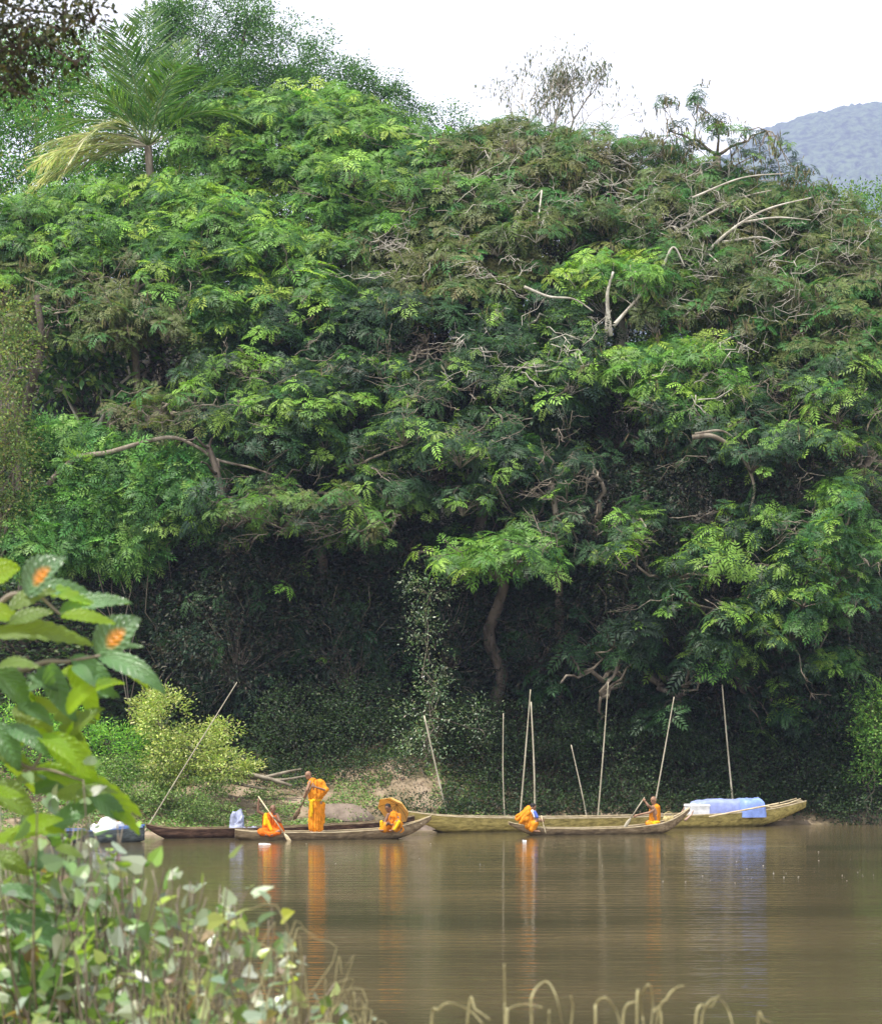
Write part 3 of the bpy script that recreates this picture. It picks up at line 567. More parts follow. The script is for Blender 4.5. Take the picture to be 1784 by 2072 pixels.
leafy('low_bush', 'low grey green bush at the water edge behind the dark canoe', 'bush', [(370, 1630, 62.8, 75, 30, .6), (440, 1645, 62.8, 60, 24, .5), (300, 1610, 63.2, 50, 26, .6), (330, 1580, 63.8, 40, 30, .5), (560, 1650, 63.4, 50, 16, .4), (700, 1652, 63.4, 40, 12, .4), (430, 1590, 63.6, 50, 26, .6), (250, 1560, 64, 60, 40, .7), (540, 1610, 64.4, 40, 14, .5)],
      11000, .075, [(.19, .29, .09), (.12, .2, .06), (.28, .34, .15), (.07, .12, .04)], W4, 'leaf', None, None, 30, 'bark', .015, None, per=18, spread=.14, shell=.4, holes=.3)
leafy('water_edge_bush', 'light green bush at the right edge of the picture by the water', 'bush', [(1765, 1500, 66.6, 45, 60, .9), (1760, 1430, 66.8, 45, 50, .8), (1800, 1470, 66.8, 70, 90, 1), (1745, 1560, 66.8, 30, 30, .6)],
      6000, .1, [(.13, .27, .06), (.08, .18, .04), (.22, .34, .08)], (4, 3, 2), 'leaf', None, None, 26, 'bark', .025, None, per=20, spread=.2, shell=.45, holes=.25)
leafy('edge_tree', 'olive leafed tree with a pale leaning trunk at the left edge', 'tree', [(30, 960, 69.5, 65, 90, 1), (20, 900, 69.5, 60, 60, 1), (30, 720, 70, 55, 60, 1), (10, 820, 69.5, 50, 60, .9), (60, 1040, 69.5, 50, 45, .8), (10, 640, 70.5, 60, 50, .9), (0, 1050, 69.5, 60, 60, .8)],
      8000, .12, [(.15, .21, .06), (.1, .16, .045), (.2, .26, .08), (.17, .15, .05)], W4, 'leaf', at(-40, 1500, 69.5), None, 30, 'bark', .03, .12, per=18, spread=.25, shell=.4, holes=.3, droop=.4)

# hillside trunks one can tell apart
def bare_trunk(label, pts, r0, r1, mat='bark_pale', Y=70):
    P = np.array([at(x, y, Y + (q[0] if q else 0)) for x, y, *q in pts])
    if P[0][2] < P[-1][2]: P[0][1] += 1.2; P = np.vstack([[P[0][0], P[0][1] + .4, float(HH(P[0][0], P[0][1] + .4)) - .2], P])
    root = empty('bare_trunk', P[0], label, 'tree')
    b = MB(); pp = bez(P, 8); b.tube(pp, np.linspace(r0, r1, len(pp)), 8); b.build('trunk', M[mat], root, True)
    b = MB(); 
    for k in range(6):
        i = rng.integers(len(pp) // 2, len(pp)); e = nrm(rng.normal(size=3) + np.array([0, 0, .6])); b.tube(branch(pp[i], pp[i] + e * rng.uniform(.5, 1.4), .1, .2, 5), np.linspace(r1 * .6, r1 * .2, 5), 5)
    b.build('branches', M[mat], root, True)
bare_trunk('pale mottled trunk rising from the dark in the centre', [(1136, 1300), (1130, 1160), (1128, 1070), (1118, 1000), (1112, 960)], .15, .08, 'bark', 68.9)
bare_trunk('dark forked trunk standing under the left clearing', [(470, 1200), (455, 1050), (440, 960), (420, 900)], .2, .09, 'bark_dark', 69.4)
bare_trunk('grey leaning trunk at the left under the brown tree', [(30, 900), (70, 760), (85, 690), (75, 600)], .17, .1, 'bark_dark', 72)
bare_trunk('pale straight trunk behind the broad leaved tree', [(268, 800), (272, 690), (276, 610), (280, 560)], .14, .1, 'bark', 74)

# undergrowth carpet on the slope: nobody could count it
def carpet(name, n, X, D, size, cols, wts, mat='leaf', hgt=.35, cond=None, asp=.5):
    x = rng.uniform(*X, n); d = rng.uniform(*D, n) ; y = ywater(x) + d
    if cond is not None: k = cond(x, d, y); x, d, y = x[k], d[k], y[k]
    n = len(x); z = HH(x, y) + rng.uniform(0, hgt, n) * (.3 + vnoise(np.stack([x * .8, y * .8, x * 0], -1), 3))
    p = np.stack([x, y, z], -1); s = size * rng.uniform(.6, 1.4, n)
    ax = nrm(rng.normal(size=(n, 3)) * np.array([1, 1, .4])); nv = nrm(rng.normal(size=(n, 3)) * .6 + np.array([0, -.4, 1]))
    o = quad_obj(name, kites(p, ax, nv, s, s * asp), pal(n, cols, wts), M[mat], None); tag(o, kind='stuff'); return o
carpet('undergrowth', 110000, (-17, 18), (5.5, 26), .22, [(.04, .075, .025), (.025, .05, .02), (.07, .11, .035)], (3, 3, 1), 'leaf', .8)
def grassy(x, d, y):
    nz = vnoise(np.stack([x * 1.1, y * 1.6, x * 0], -1), 21)
    return (nz > .36) & ~((x > -4.6) & (d < 1.6) & (nz < .62))
carpet('shade_ground_cover', 30000, (0, 17), (.6, 6), .13, [(.03, .05, .02), (.05, .08, .03), (.06, .05, .03)], (3, 2, 2), 'leaf_shade', .3)  # ground cover with the bank's shade coloured in
carpet('bank_ground_cover', 60000, (-17, 2), (.25, 6.5), .085, [(.16, .27, .07), (.1, .18, .05), (.26, .3, .12)], (3, 3, 1.5), 'leaf', .16, grassy)
carpet('dry_leaf_litter', 9000, (-17, 4), (.2, 6), .07, [(.3, .2, .13), (.2, .13, .08), (.4, .3, .2)], (3, 3, 1), 'dry', .03, None)

# fallen branches, slab on the left bank
def fallen():
    root = empty('fallen_branch', at(500, 1590, 64.8), 'bleached fallen branches lying on the bank behind the canoes', 'branch')
    b = MB()
    for pts, r in (([(420, 1545), (480, 1562), (540, 1575), (590, 1590)], .11), ([(470, 1570), (520, 1575), (570, 1578), (620, 1570)], .07), ([(530, 1575), (580, 1562), (610, 1556)], .06), ([(430, 1572), (500, 1590), (560, 1600)], .06)):
        pp = bez([at(x, y, 64.9 - i * .15) for i, (x, y) in enumerate(pts)], 7); b.tube(pp, np.linspace(r, r * .4, len(pp)), 7)
    b.build('wood', M['bark'], root, True)
fallen()
def slab(label, px, py, Y, rx, ry, rz, mat, name='rock'):
    c = at(px, py, Y); x0 = np.linspace(0, 2 * math.pi, 25)[:-1]; V = []; f = []
    lev = np.linspace(0, 1, 7)
    for l in lev:
        r = math.cos(l * 1.45) ** .5; 
        for a in x0: 
            k = 1 + .25 * (vnoise(np.array([[math.cos(a) * 1.7 + px, math.sin(a) * 1.7, l * 2]]), 3)[0] - .5) * 2
            V.append(c + np.array([math.cos(a) * rx * r * k, math.sin(a) * ry * r * k, (-.3 + l * 1.3) * rz]))
    for i in range(6):
        for k in range(24): f.append((i * 24 + k, i * 24 + (k + 1) % 24, (i + 1) * 24 + (k + 1) % 24, (i + 1) * 24 + k))
    f.append(tuple(6 * 24 + k for k in range(24)))
    o = mesh_obj(name, V, f, mat, None, True); return tag(o, label, 'rock' if name == 'rock' else name)
M['rock'] = noise_mat('rock', (.13, .1, .075), (.24, .19, .15), 2.5, .9, .6)
M['stone'] = noise_mat('stone', (.2, .17, .13), (.36, .32, .26), 5, .9, .6)
slab('smooth flat earth coloured rock on the bank right of the standing monk', 690, 1652, 63.6, 1.0, .5, .36, M['rock'])
slab('pale muddy rock at the water edge by the yellow stern', 835, 1676, 62.4, .55, .3, .14, M['rock'])

# ------------------------------------------------------------------ boats
def wood_mat(name, c1, c2, c3, rough=.7, sc_=(1.2, 9, 9), scale=1.6):
    m = noise_mat(name, c1, c2, scale, rough, .5, sc_, .25, c3); N = m.node_tree.nodes; L = m.node_tree.links; B = N['Principled BSDF']   # wet dark band above the waterline
    tc = N.new('ShaderNodeTexCoord'); sp_ = N.new('ShaderNodeSeparateXYZ'); L.new(tc.outputs['Object'], sp_.inputs[0]); mr = N.new('ShaderNodeMapRange')
    nz = N.new('ShaderNodeTexNoise'); nz.inputs['Scale'].default_value = 5; L.new(tc.outputs['Object'], nz.inputs[0]); ad = N.new('ShaderNodeMath'); ad.operation = 'MULTIPLY_ADD'; ad.inputs[1].default_value = -.14; L.new(nz.outputs[0], ad.inputs[0]); L.new(sp_.outputs[2], ad.inputs[2])
    mr.inputs[1].default_value = -.04; mr.inputs[2].default_value = .05; mr.inputs[3].default_value = .42; mr.inputs[4].default_value = 1; L.new(ad.outputs[0], mr.inputs[0])
    src = B.inputs['Base Color'].links[0].from_socket; vm = N.new('ShaderNodeVectorMath'); vm.operation = 'SCALE'; L.new(src, vm.inputs[0]); L.new(mr.outputs[0], vm.inputs['Scale']); L.new(vm.outputs[0], B.inputs['Base Color'])
    return m
M['wood_yellow'] = wood_mat('wood_yellow', (.2, .16, .05), (.55, .44, .15), (.38, .31, .1))
M['wood_grey'] = wood_mat('wood_grey', (.12, .085, .05), (.38, .29, .18), (.24, .175, .1))
M['wood_dark'] = wood_mat('wood_dark', (.04, .022, .015), (.17, .1, .065), (.09, .05, .032))
M['wood_pale'] = wood_mat('wood_pale', (.42, .33, .19), (.72, .62, .42), (.58, .48, .3))
M['wood_inner'] = wood_mat('wood_inner', (.12, .09, .06), (.34, .26, .18), (.22, .17, .11))
def flat_mat(name, c, rough=.7, spec=.3, trans=0, var=.12, scale=6, bump=.3):
    m = noise_mat(name, tuple(v * (1 - var * 1.6) for v in c), tuple(min(1, v * (1 + var)) for v in c), scale, rough, bump, spec=spec)
    if trans:
        N = m.node_tree.nodes; L = m.node_tree.links; B = N['Principled BSDF']; O = N['Material Output']
        t = N.new('ShaderNodeBsdfTranslucent'); t.inputs[0].default_value = (*c, 1); s = N.new('ShaderNodeMixShader'); s.inputs[0].default_value = trans
        L.new(B.outputs[0], s.inputs[1]); L.new(t.outputs[0], s.inputs[2]); L.new(s.outputs[0], O.inputs[0])
    return m
class Boat:
    def __init__(s, name, label, p0, p1, st, hull, gun, inner, group='wooden boats along the far bank', gw=.035, gh=.035, thw=(), th=.03):
        s.p0 = np.array([(p0[0] - HX) / F * p0[1], p0[1]]); s.p1 = np.array([(p1[0] - HX) / F * p1[1], p1[1]])
        s.d = (s.p1 - s.p0); s.n = np.array([-s.d[1], s.d[0]]) / np.linalg.norm(s.d); st = np.array(st, float); s.st = st
        tt = np.linspace(0, 1, 71)
        def sm(k):
            v = np.interp(tt, st[:, 0], st[:, k]); e = np.pad(v, 3, 'edge'); sl = np.concatenate([2 * v[0] - v[1:4][::-1], v, 2 * v[-1] - v[-4:-1][::-1]])
            return np.convolve(sl, np.ones(7) / 7, 'valid')
        s.tt = tt; s.W = np.maximum(sm(1), .03); s.G = sm(2); s.K = np.minimum(sm(3), s.G - .06)
        s.root = empty(name, (*((s.p0 + s.p1) / 2), 0), label, 'boat', group)
        sx = np.array([1, .97, .9, .72, .4, 0, -.4, -.72, -.9, -.97, -1]); sz = np.array([1, .72, .42, .14, .02, 0, .02, .14, .42, .72, 1])
        def shell(off, w, lift):
            V = []
            for i, t in enumerate(tt):
                c = s.p0 + s.d * t; ww = max(w[i], .012)
                for a, b in zip(sx, sz):
                    q = c + s.n * a * ww; V.append((q[0], q[1], s.K[i] + lift + (s.G[i] - s.K[i] - lift) * b))
            return V
        ns = len(sx)
        def faces(rev, o):
            f = []
            for i in range(len(tt) - 1):
                for k in range(ns - 1):
                    q = (o + i * ns + k, o + i * ns + k + 1, o + (i + 1) * ns + k + 1, o + (i + 1) * ns + k); f.append(q[::-1] if rev else q)
            return f
        V = shell(0, s.W, 0); V2 = shell(0, s.W - th, th); nV = len(V); T = len(tt)
        f = faces(False, 0) + [(tuple(range(ns))), tuple(range((T - 1) * ns, T * ns))[::-1]]
        mesh_obj('hull', V, f, hull, s.root, True)
        f2 = faces(True, 0) + [tuple(range(ns))[::-1], tuple(range((T - 1) * ns, T * ns))]
        mesh_obj('hull_lining', V2, f2, inner, s.root, True)
        for sg in (1, -1):
            b = MB(); Q = []
            for i, t in enumerate(tt):
                c = s.p0 + s.d * t + s.n * sg * (s.W[i] - .004); z = s.G[i] + .004
                for a, h in ((-gw * .6, 0), (gw * .5, 0), (gw * .5, gh), (-gw * .6, gh)): q = c + s.n * sg * a; Q.append((q[0], q[1], z + h))
            f = [(i * 4 + k, i * 4 + (k + 1) % 4, (i + 1) * 4 + (k + 1) % 4, (i + 1) * 4 + k) for i in range(T - 1) for k in range(4)] + [(0, 1, 2, 3), tuple((T - 1) * 4 + k for k in (3, 2, 1, 0))]
            b.add(Q, f); b.build('gunwale', gun, s.root)
        for t, wd in thw:
            p = s.at(t, 0, 0); w_ = np.interp(t, tt, s.W) - .02; z = np.interp(t, tt, s.G) - .05
            MB().box((p[0], p[1], z), (wd, w_ * 2, .025), (np.array([*(s.d / np.linalg.norm(s.d)), 0]), np.array([*s.n, 0]), np.array([0, 0, 1.]))).build('thwart', M['wood_pale'], s.root)
    def at(s, t, lat=0, z=0): q = s.p0 + s.d * t + s.n * lat; return np.array([q[0], q[1], z])
bR = Boat('long_boat', 'long yellowish plank boat with upswept bow carrying the blue tarpaulin', (820, 62.5), (1626, 66.3),
     [(0, .1, .6, .46), (.05, .3, .5, .05), (.12, .42, .42, -.12), (.3, .46, .35, -.15), (.5, .47, .33, -.15), (.75, .46, .37, -.15), (.86, .4, .43, -.1), (.93, .3, .53, .14), (1, .14, .7, .5)],
     M['wood_yellow'], M['wood_pale'], M['wood_inner'], thw=((.12, .2), (.3, .16), (.45, .16), (.9, .25)), gw=.04, gh=.03)
b = MB()
for sg in (-1, 1):
    b.tube(np.array([bR.at(.9, sg * .3, .55), bR.at(.95, sg * .22, .66), bR.at(.985, sg * .12, .78)]), .022, 5)
b.tube(np.array([bR.at(.9, .3, .56), bR.at(.9, 0, .56), bR.at(.9, -.3, .56)]), .02, 5)
b.build('bow_rail', M['wood_pale'], bR.root, True)
bA = Boat('canoe', 'slim grey brown canoe in front carrying three monks', (476, 59.5), (872, 60.3),
     [(0, .13, .27, .06), (.05, .22, .24, -.04), (.15, .32, .2, -.12), (.5, .38, .19, -.13), (.75, .34, .25, -.1), (.88, .22, .38, .06), (.95, .12, .48, .26), (1, .04, .59, .5)],
     M['wood_grey'], M['wood_pale'], M['wood_inner'], thw=((.41, .5), (.16, .3), (.76, .3), (.93, .2)), gw=.03, gh=.022)
bB = Boat('canoe', 'dark brown weathered canoe lying behind the grey brown one', (296, 60.1), (838, 61.9),
     [(0, .06, .38, .3), (.04, .16, .3, .04), (.12, .3, .25, -.12), (.5, .38, .25, -.12), (.85, .3, .34, -.06), (.95, .16, .44, .15), (1, .06, .5, .38)],
     M['wood_dark'], M['wood_grey'], M['wood_inner'], thw=((.2, .16), (.55, .14), (.8, .16)), gw=.03, gh=.022)
bC = Boat('canoe', 'small slender canoe with two monks in front of the long yellow boat', (1029, 61.4), (1394, 62.6),
     [(0, .05, .36, .3), (.08, .14, .26, .06), (.16, .24, .19, -.06), (.4, .33, .15, -.12), (.65, .33, .17, -.12), (.84, .26, .27, -.05), (.93, .14, .44, .2), (1, .04, .68, .6)],
     M['wood_grey'], M['wood_pale'], M['wood_inner'], thw=((.12, .2), (.5, .14), (.8, .26)), gw=.035, gh=.024)
M['blue'] = flat_mat('blue_paint', (.12, .2, .45), .5)
M['hull_slate'] = wood_mat('hull_slate', (.05, .06, .06), (.16, .19, .2), (.1, .12, .12))
bD = Boat('canoe', 'slate coloured boat with a blue end half hidden by the foreground leaves', (90, 58.6), (293, 58.9),
     [(0, .1, .36, .2), (.1, .3, .32, -.1), (.5, .4, .3, -.14), (.85, .3, .36, -.1), (1, .16, .42, .04)], M['hull_slate'], M['blue'], M['wood_inner'], thw=((.3, .2),), gw=.04, gh=.03)
p = bD.at(.86, 0, 0); MB().box((p[0], p[1], .4), (.7, .5, .035)).build('bow_deck', M['blue'], bD.root)

# ------------------------------------------------------------------ cargo, cloths and small things
M['tarp'] = flat_mat('tarp', (.36, .43, .84), .4, .5, .15)
M['tarp_dark'] = flat_mat('tarp_dark', (.24, .35, .78), .4, .5)
M['white'] = flat_mat('white_box', (.82, .83, .84), .6)
M['sack'] = flat_mat('sack', (.42, .46, .62), .6, .3, .2, .25)
def cloth_mound(name, label, cat, c, size, mat, wr=.05, seed=1, parent=None, sq=.32, rot=0):
    n, mz = 44, 16; V = []; f = []
    for j in range(mz + 1):
        ph = j / mz * math.pi / 2
        for i in range(n):
            a = i / n * 2 * math.pi; ca, sa = math.cos(a), math.sin(a)
            x = math.copysign(abs(ca) ** sq, ca) * math.cos(ph) ** .3; y = math.copysign(abs(sa) ** sq, sa) * math.cos(ph) ** .3; z = math.sin(ph) ** .6
            q = np.array([x * size[0] / 2, y * size[1] / 2, z * size[2]])
            d = (fbm((q * 3.2)[None] + seed * 7, seed)[0] - .48) * wr * 3
            q = q * (1 + d / max(size)) + np.array([0, 0, d * z]); V.append((q[0] * math.cos(rot) - q[1] * math.sin(rot) + c[0], q[0] * math.sin(rot) + q[1] * math.cos(rot) + c[1], q[2] + c[2]))
    for j in range(mz):
        for i in range(n): f.append((j * n + i, j * n + (i + 1) % n, (j + 1) * n + (i + 1) % n, (j + 1) * n + i))
    o = mesh_obj(name, V, f, mat, parent, True)
    if label: tag(o, label, cat)
    return o
rb = math.atan2(bR.d[1], bR.d[0])
c = bR.at(.795, 0, .3); r_ = empty('tarpaulin', c, 'blue tarpaulin draped over cargo near the bow of the long boat', 'tarpaulin')
cloth_mound('cloth', None, None, c + np.array([-.1, 0, 0]), (1.95, .72, .5), M['tarp'], .05, 3, r_, .25, rb)
cloth_mound('cloth_fold', None, None, c + np.array([.72, .0, -.02]), (.78, .76, .53), M['tarp_dark'], .06, 5, r_, .4, rb)
c = bR.at(.715, -.12, .34); ax = (np.array([math.cos(rb), math.sin(rb), 0]), np.array([-math.sin(rb), math.cos(rb), 0]), np.array([0, 0, 1.]))
r_ = empty('cool_box', c, 'white cool box at the left end of the blue tarpaulin', 'box')
MB().box(c + np.array([0, 0, .13]), (.6, .42, .3), ax, 1.03).build('box_body', M['white'], r_)
MB().box(c + np.array([0, 0, .31]), (.65, .46, .05), ax, .95).build('lid', M['white'], r_)
b = MB(); b.tube(bez([at(1434, 1653, 64.6), at(1500, 1640, 64.7), at(1574, 1626, 65)], 8), np.linspace(.03, .022, 15), 7); o = b.build('bamboo_pole', M['wood_pale'], None, True); tag(o, 'short bamboo pole lying slanted across the blue tarpaulin', 'pole')
cloth_mound('sack', 'pale bluish plastic sack lying on the dark canoe behind the left paddler', 'sack', at(478, 1688, 60.8), (.36, .4, .52), M['sack'], .22, 8, None, .8)
cloth_mound('sack', 'low crumpled end of white sheeting beside the pale bluish sack', 'sack', at(508, 1688, 60.7), (.46, .36, .22), M['sack'], .2, 11, None, .8)
cloth_mound('plastic_sheet', 'white plastic sheet heaped in the slate coloured boat', 'sheet', bD.at(.62, 0, .25), (.9, .5, .34), M['white'], .2, 14, None, .6)
cloth_mound('red_cloth', 'small red cloth on top of the white sheet in the slate boat', 'cloth', bD.at(.74, 0, .5), (.14, .16, .2), flat_mat('red_cloth', (.6, .1, .04)), .1, 15, None, .7)
# woven bundle and branches beside the right paddler
M['straw'] = noise_mat('straw', (.3, .24, .08), (.7, .58, .3), 14, .8, .6)
c = at(1352, 1668, 62.7)
r_ = empty('basket', c, 'yellow woven basket standing behind the right hand paddler', 'basket')
b = MB(); prof = [(.09, 0), (.15, .06), (.17, .15), (.14, .22), (.12, .24)]
V = []; f = []
for (rr, z) in prof:
    for k in range(20): a = k / 20 * 6.283; V.append((c[0] + rr * math.cos(a), c[1] + rr * math.sin(a), c[2] + z))
for i in range(4):
    for k in range(20): f.append((i * 20 + k, i * 20 + (k + 1) % 20, (i + 1) * 20 + (k + 1) % 20, (i + 1) * 20 + k))
f.append(tuple(range(20))[::-1]); b.add(V, f); b.build('basket_body', M['straw'], r_, True)
b = MB(); a = np.linspace(0, math.pi, 14); b.tube(np.stack([c[0] + .13 * np.cos(a), np.full(14, c[1]), c[2] + .23 + .12 * np.sin(a)], -1), .012, 5); b.build('handle', M['straw'], r_, True)
r_ = empty('driftwood', at(1385, 1650, 63.2), 'gnarled pinkish driftwood lying between the basket and the white cool box', 'driftwood')
b = MB()
for pts in ([(1366, 1668), (1380, 1650), (1395, 1640)], [(1350, 1660), (1368, 1650), (1388, 1644)], [(1372, 1655), (1378, 1645), (1384, 1633)], [(1385, 1660), (1398, 1648), (1402, 1640)]):
    b.tube(bez([at(x, y, 63.1 + rng.uniform(-.1, .1)) for x, y in pts], 6), np.linspace(.035, .014, 11 if len(pts) == 3 else 6)[:11], 6)
b.build('wood', noise_mat('pink_wood', (.3, .18, .13), (.62, .44, .35), 4, .8, .4), r_, True)
# mooring poles
poles = [((480, 1380), (300, 1672), 60.2, .02, 'long pale pole leaning right over the bow of the dark canoe'),
         ((858, 1448), (906, 1655), 64.6, .033, 'bent pole leaning left above the stern of the long boat'),
         ((1018, 1443), (1022, 1662), 64.9, .022, 'thin upright pole left of the crossing pair'),
         ((1073, 1395), (1051, 1660), 65.0, .03, 'left pole of the pair crossing above the crouching monk'),
         ((1074, 1420), (1081, 1660), 64.9, .034, 'right thicker pole of the pair crossing above the crouching monk'),
         ((1155, 1507), (1187, 1660), 65.2, .024, 'shortest pole, leaning left, right of the crouching monk'),
         ((1230, 1380), (1208, 1660), 65.3, .026, 'tall pole leaning slightly right between the two monks of the small canoe'),
         ((1363, 1410), (1318, 1660), 65.6, .026, 'slanting pole rising behind the head of the right paddler'),
         ((1460, 1385), (1487, 1668), 66.4, .033, 'tall pole standing behind the blue tarpaulin')]
for (t, b_, Y, r, lb) in poles:
    A = at(*t, Y); B_ = at(*b_, Y + .1); B_ = A + (B_ - A) * ((A[2] + .35) / (A[2] - B_[2])); mid = (A + B_) / 2 + np.array([rng.normal(0, .03), 0, 0])
    root = empty('mooring_pole', B_, lb, 'pole', 'bamboo poles stuck in along the far bank')
    pp = bez([B_, mid, A], 10); mb = MB(); mb.tube(pp, np.linspace(r, r * .6, len(pp)), 7); mb.build('cane', M['bamboo'], root, True)
    for k in range(1, 9):
        mb = MB(); q = pp[int(k * len(pp) / 9)]; d = nrm(A - B_); rr = r * (1 - .4 * k / 9) + .005; mb.tube([q - d * .012, q + d * .012], rr, 7)
        if k % 2: mb.build('node_ring', M['bamboo'], root, True)
def floater(label, px, py, w_, h_, seed, name='white_bit'):
    Y = F * CH / (py - HY); c = at(px, py, Y); c[2] = -.002; o = cloth_mound(name, label, 'litter', c, (w_, w_ * .6, h_), M['white'], .06, seed, None, .6)  # small white mound set at water level
floater('white lump floating in the reflection of the crouching monk', 1061, 1704, .14, .11, 2)
floater('flat white scrap floating in front of the left paddler', 537, 1708, .36, .04, 4)
n = 52; px = np.concatenate([rng.uniform(1330, 1780, 34), rng.uniform(600, 1780, 18)]); py = np.concatenate([1776 + rng.normal(0, 8, 24), 1740 + rng.normal(0, 18, 10), rng.uniform(1700, 1760, 18)])
Yf = F * CH / (py - HY); pf = np.stack([(px - HX) / F * Yf, Yf, np.full(n, .006)], -1); s = rng.uniform(.015, .045, n)
V = kites(pf, nrm(rng.normal(size=(n, 3)) * np.array([1, .3, 0])), np.tile([0, 0, 1.], (n, 1)), s, s * .6, .5)
o = quad_obj('white_flecks', V, np.full((n, 3), .8), M['dry'], None); tag(o, kind='stuff')  # small white flecks lying on the water

# ------------------------------------------------------------------ people
M['skin'] = noise_mat('skin', (.23, .125, .075), (.32, .18, .11), 8, .5, 0, spec=.4)
M['skin_dark'] = noise_mat('skin_dark', (.16, .085, .052), (.24, .13, .08), 8, .5, 0, spec=.4)
M['hair'] = flat_mat('hair', (.018, .015, .013), .7)
M['eye'] = flat_mat('eye', (.02, .015, .012), .3)
M['robe'] = flat_mat('robe', (.82, .3, .02), .75, .2, .12, .14, 9)
M['robe_red'] = flat_mat('robe_red', (.8, .17, .012), .75, .2, .1, .14, 9)
M['sash'] = flat_mat('sash', (.85, .5, .012), .75, .2, .1, .1, 9)
M['sleeve'] = flat_mat('sleeve', (.1, .16, .55), .7)
def prim_cap(p0, p1, r0, r1, seg=12):
    p0 = np.array(p0, float); p1 = np.array(p1, float); d = p1 - p0; Ln = np.linalg.norm(d) + 1e-9; d = d / Ln
    u = np.cross(d, [0, 0, 1.]); u = np.cross(d, [1., 0, 0]) if np.linalg.norm(u) < .1 else u; u = nrm(u); v = np.cross(d, u)
    P = []; R_ = []
    for a in np.linspace(-85, 0, 5): P.append(p0 + d * r0 * math.sin(R(a))); R_.append(r0 * math.cos(R(a)))
    for a in np.linspace(0, 85, 5): P.append(p1 + d * r1 * math.sin(R(a))); R_.append(r1 * math.cos(R(a)))
    V = []; 
    for p, r in zip(P, R_):
        a = np.arange(seg) * 2 * math.pi / seg; V.append(p + r * (np.cos(a)[:, None] * u + np.sin(a)[:, None] * v))
    V = np.concatenate(V); f = []
    for i in range(9):
        for k in range(seg): f.append((i * seg + k, i * seg + (k + 1) % seg, (i + 1) * seg + (k + 1) % seg, (i + 1) * seg + k))
    f.append(tuple(range(seg))[::-1]); f.append(tuple(9 * seg + k for k in range(seg)))
    return V, f
def prim_ell(c, r, A=None):
    V, f = prim_cap((0, 0, -.001), (0, 0, .001), 1, 1, 14); V = V * np.array(r)
    if A is not None: V = V @ np.array(A)
    return V + np.array(c), f
def blob(name, prims, mat, parent, vox=.011, smooth=3, disp=None):
    mb = MB()
    for p in prims:
        V, f = prim_cap(*p[1:]) if p[0] == 'c' else prim_ell(*p[1:]); mb.add(V, f)
    me = bpy.data.meshes.new('tmp'); me.from_pydata(np.concatenate(mb.v).tolist(), [], mb.f)
    o = bpy.data.objects.new('tmp', me); C.objects.link(o)
    md = o.modifiers.new('r', 'REMESH'); md.mode = 'VOXEL'; md.voxel_size = vox
    s = o.modifiers.new('s', 'SMOOTH'); s.iterations = smooth; s.factor = .5
    dg = bpy.context.evaluated_depsgraph_get(); m2 = bpy.data.meshes.new_from_object(o.evaluated_get(dg)); bpy.data.objects.remove(o); bpy.data.meshes.remove(me)
    n = len(m2.vertices); co = np.zeros(n * 3, np.float32); m2.vertices.foreach_get('co', co); co = co.reshape(-1, 3).astype(float)
    if disp:
        nr = np.zeros(n * 3, np.float32); m2.vertices.foreach_get('normal', nr); nr = nr.reshape(-1, 3)
        amp, fr, zf = disp; a = np.arctan2(co[:, 1] - co[:, 1].mean(), co[:, 0] - co[:, 0].mean())
        d = vnoise(np.stack([np.cos(a) * fr, np.sin(a) * fr, co[:, 2] * zf], -1), 5) - .5 + .5 * (vnoise(np.stack([co[:, 0] * 14 + co[:, 2] * 9, co[:, 1] * 14, co[:, 2] * 9], -1), 6) - .5)
        co = co + nr * d[:, None] * amp; m2.vertices.foreach_set('co', co.astype(np.float32).ravel())
    m2.name = name; m2.materials.clear(); m2.materials.append(mat); m2.polygons.foreach_set('use_smooth', np.ones(len(m2.polygons), bool))
    o = bpy.data.objects.new(name, m2); C.objects.link(o); o.parent = parent; return o
def A3(*v): return np.array(v, float)
def hand_prims(w, h, grip):
    """palm and five bent fingers closing round a grip axis at h"""
    w, h, g = np.array(w, float), np.array(h, float), nrm(np.array(grip, float)); f = nrm(h - w); f = nrm(f - g * f.dot(g)) if abs(f.dot(g)) < .95 else nrm(np.cross(g, [0, 0, 1.])); s = np.cross(g, f)
    pc = h - f * .035 - s * .012; P = [('c', w, pc, .024, .03), ('c', pc - g * .022, pc + g * .022, .022, .022)]
    for k, ln in zip(range(4), (.9, 1, .95, .75)):
        b0 = h + g * (k - 1.5) * .021; q = [b0 + .03 * (-f * math.cos(t) - s * math.sin(t)) for t in (.9, 1.9 * ln + .3, 3.1 * ln + .3)]
        P += [('c', q[0], q[1], .0095, .009), ('c', q[1], q[2], .009, .0075)]
    q0 = pc + g * .035; q1 = h + g * .045 + s * .022; P += [('c', q0, q1, .012, .01), ('c', q1, q1 + f * .022, .01, .008)]
    return P
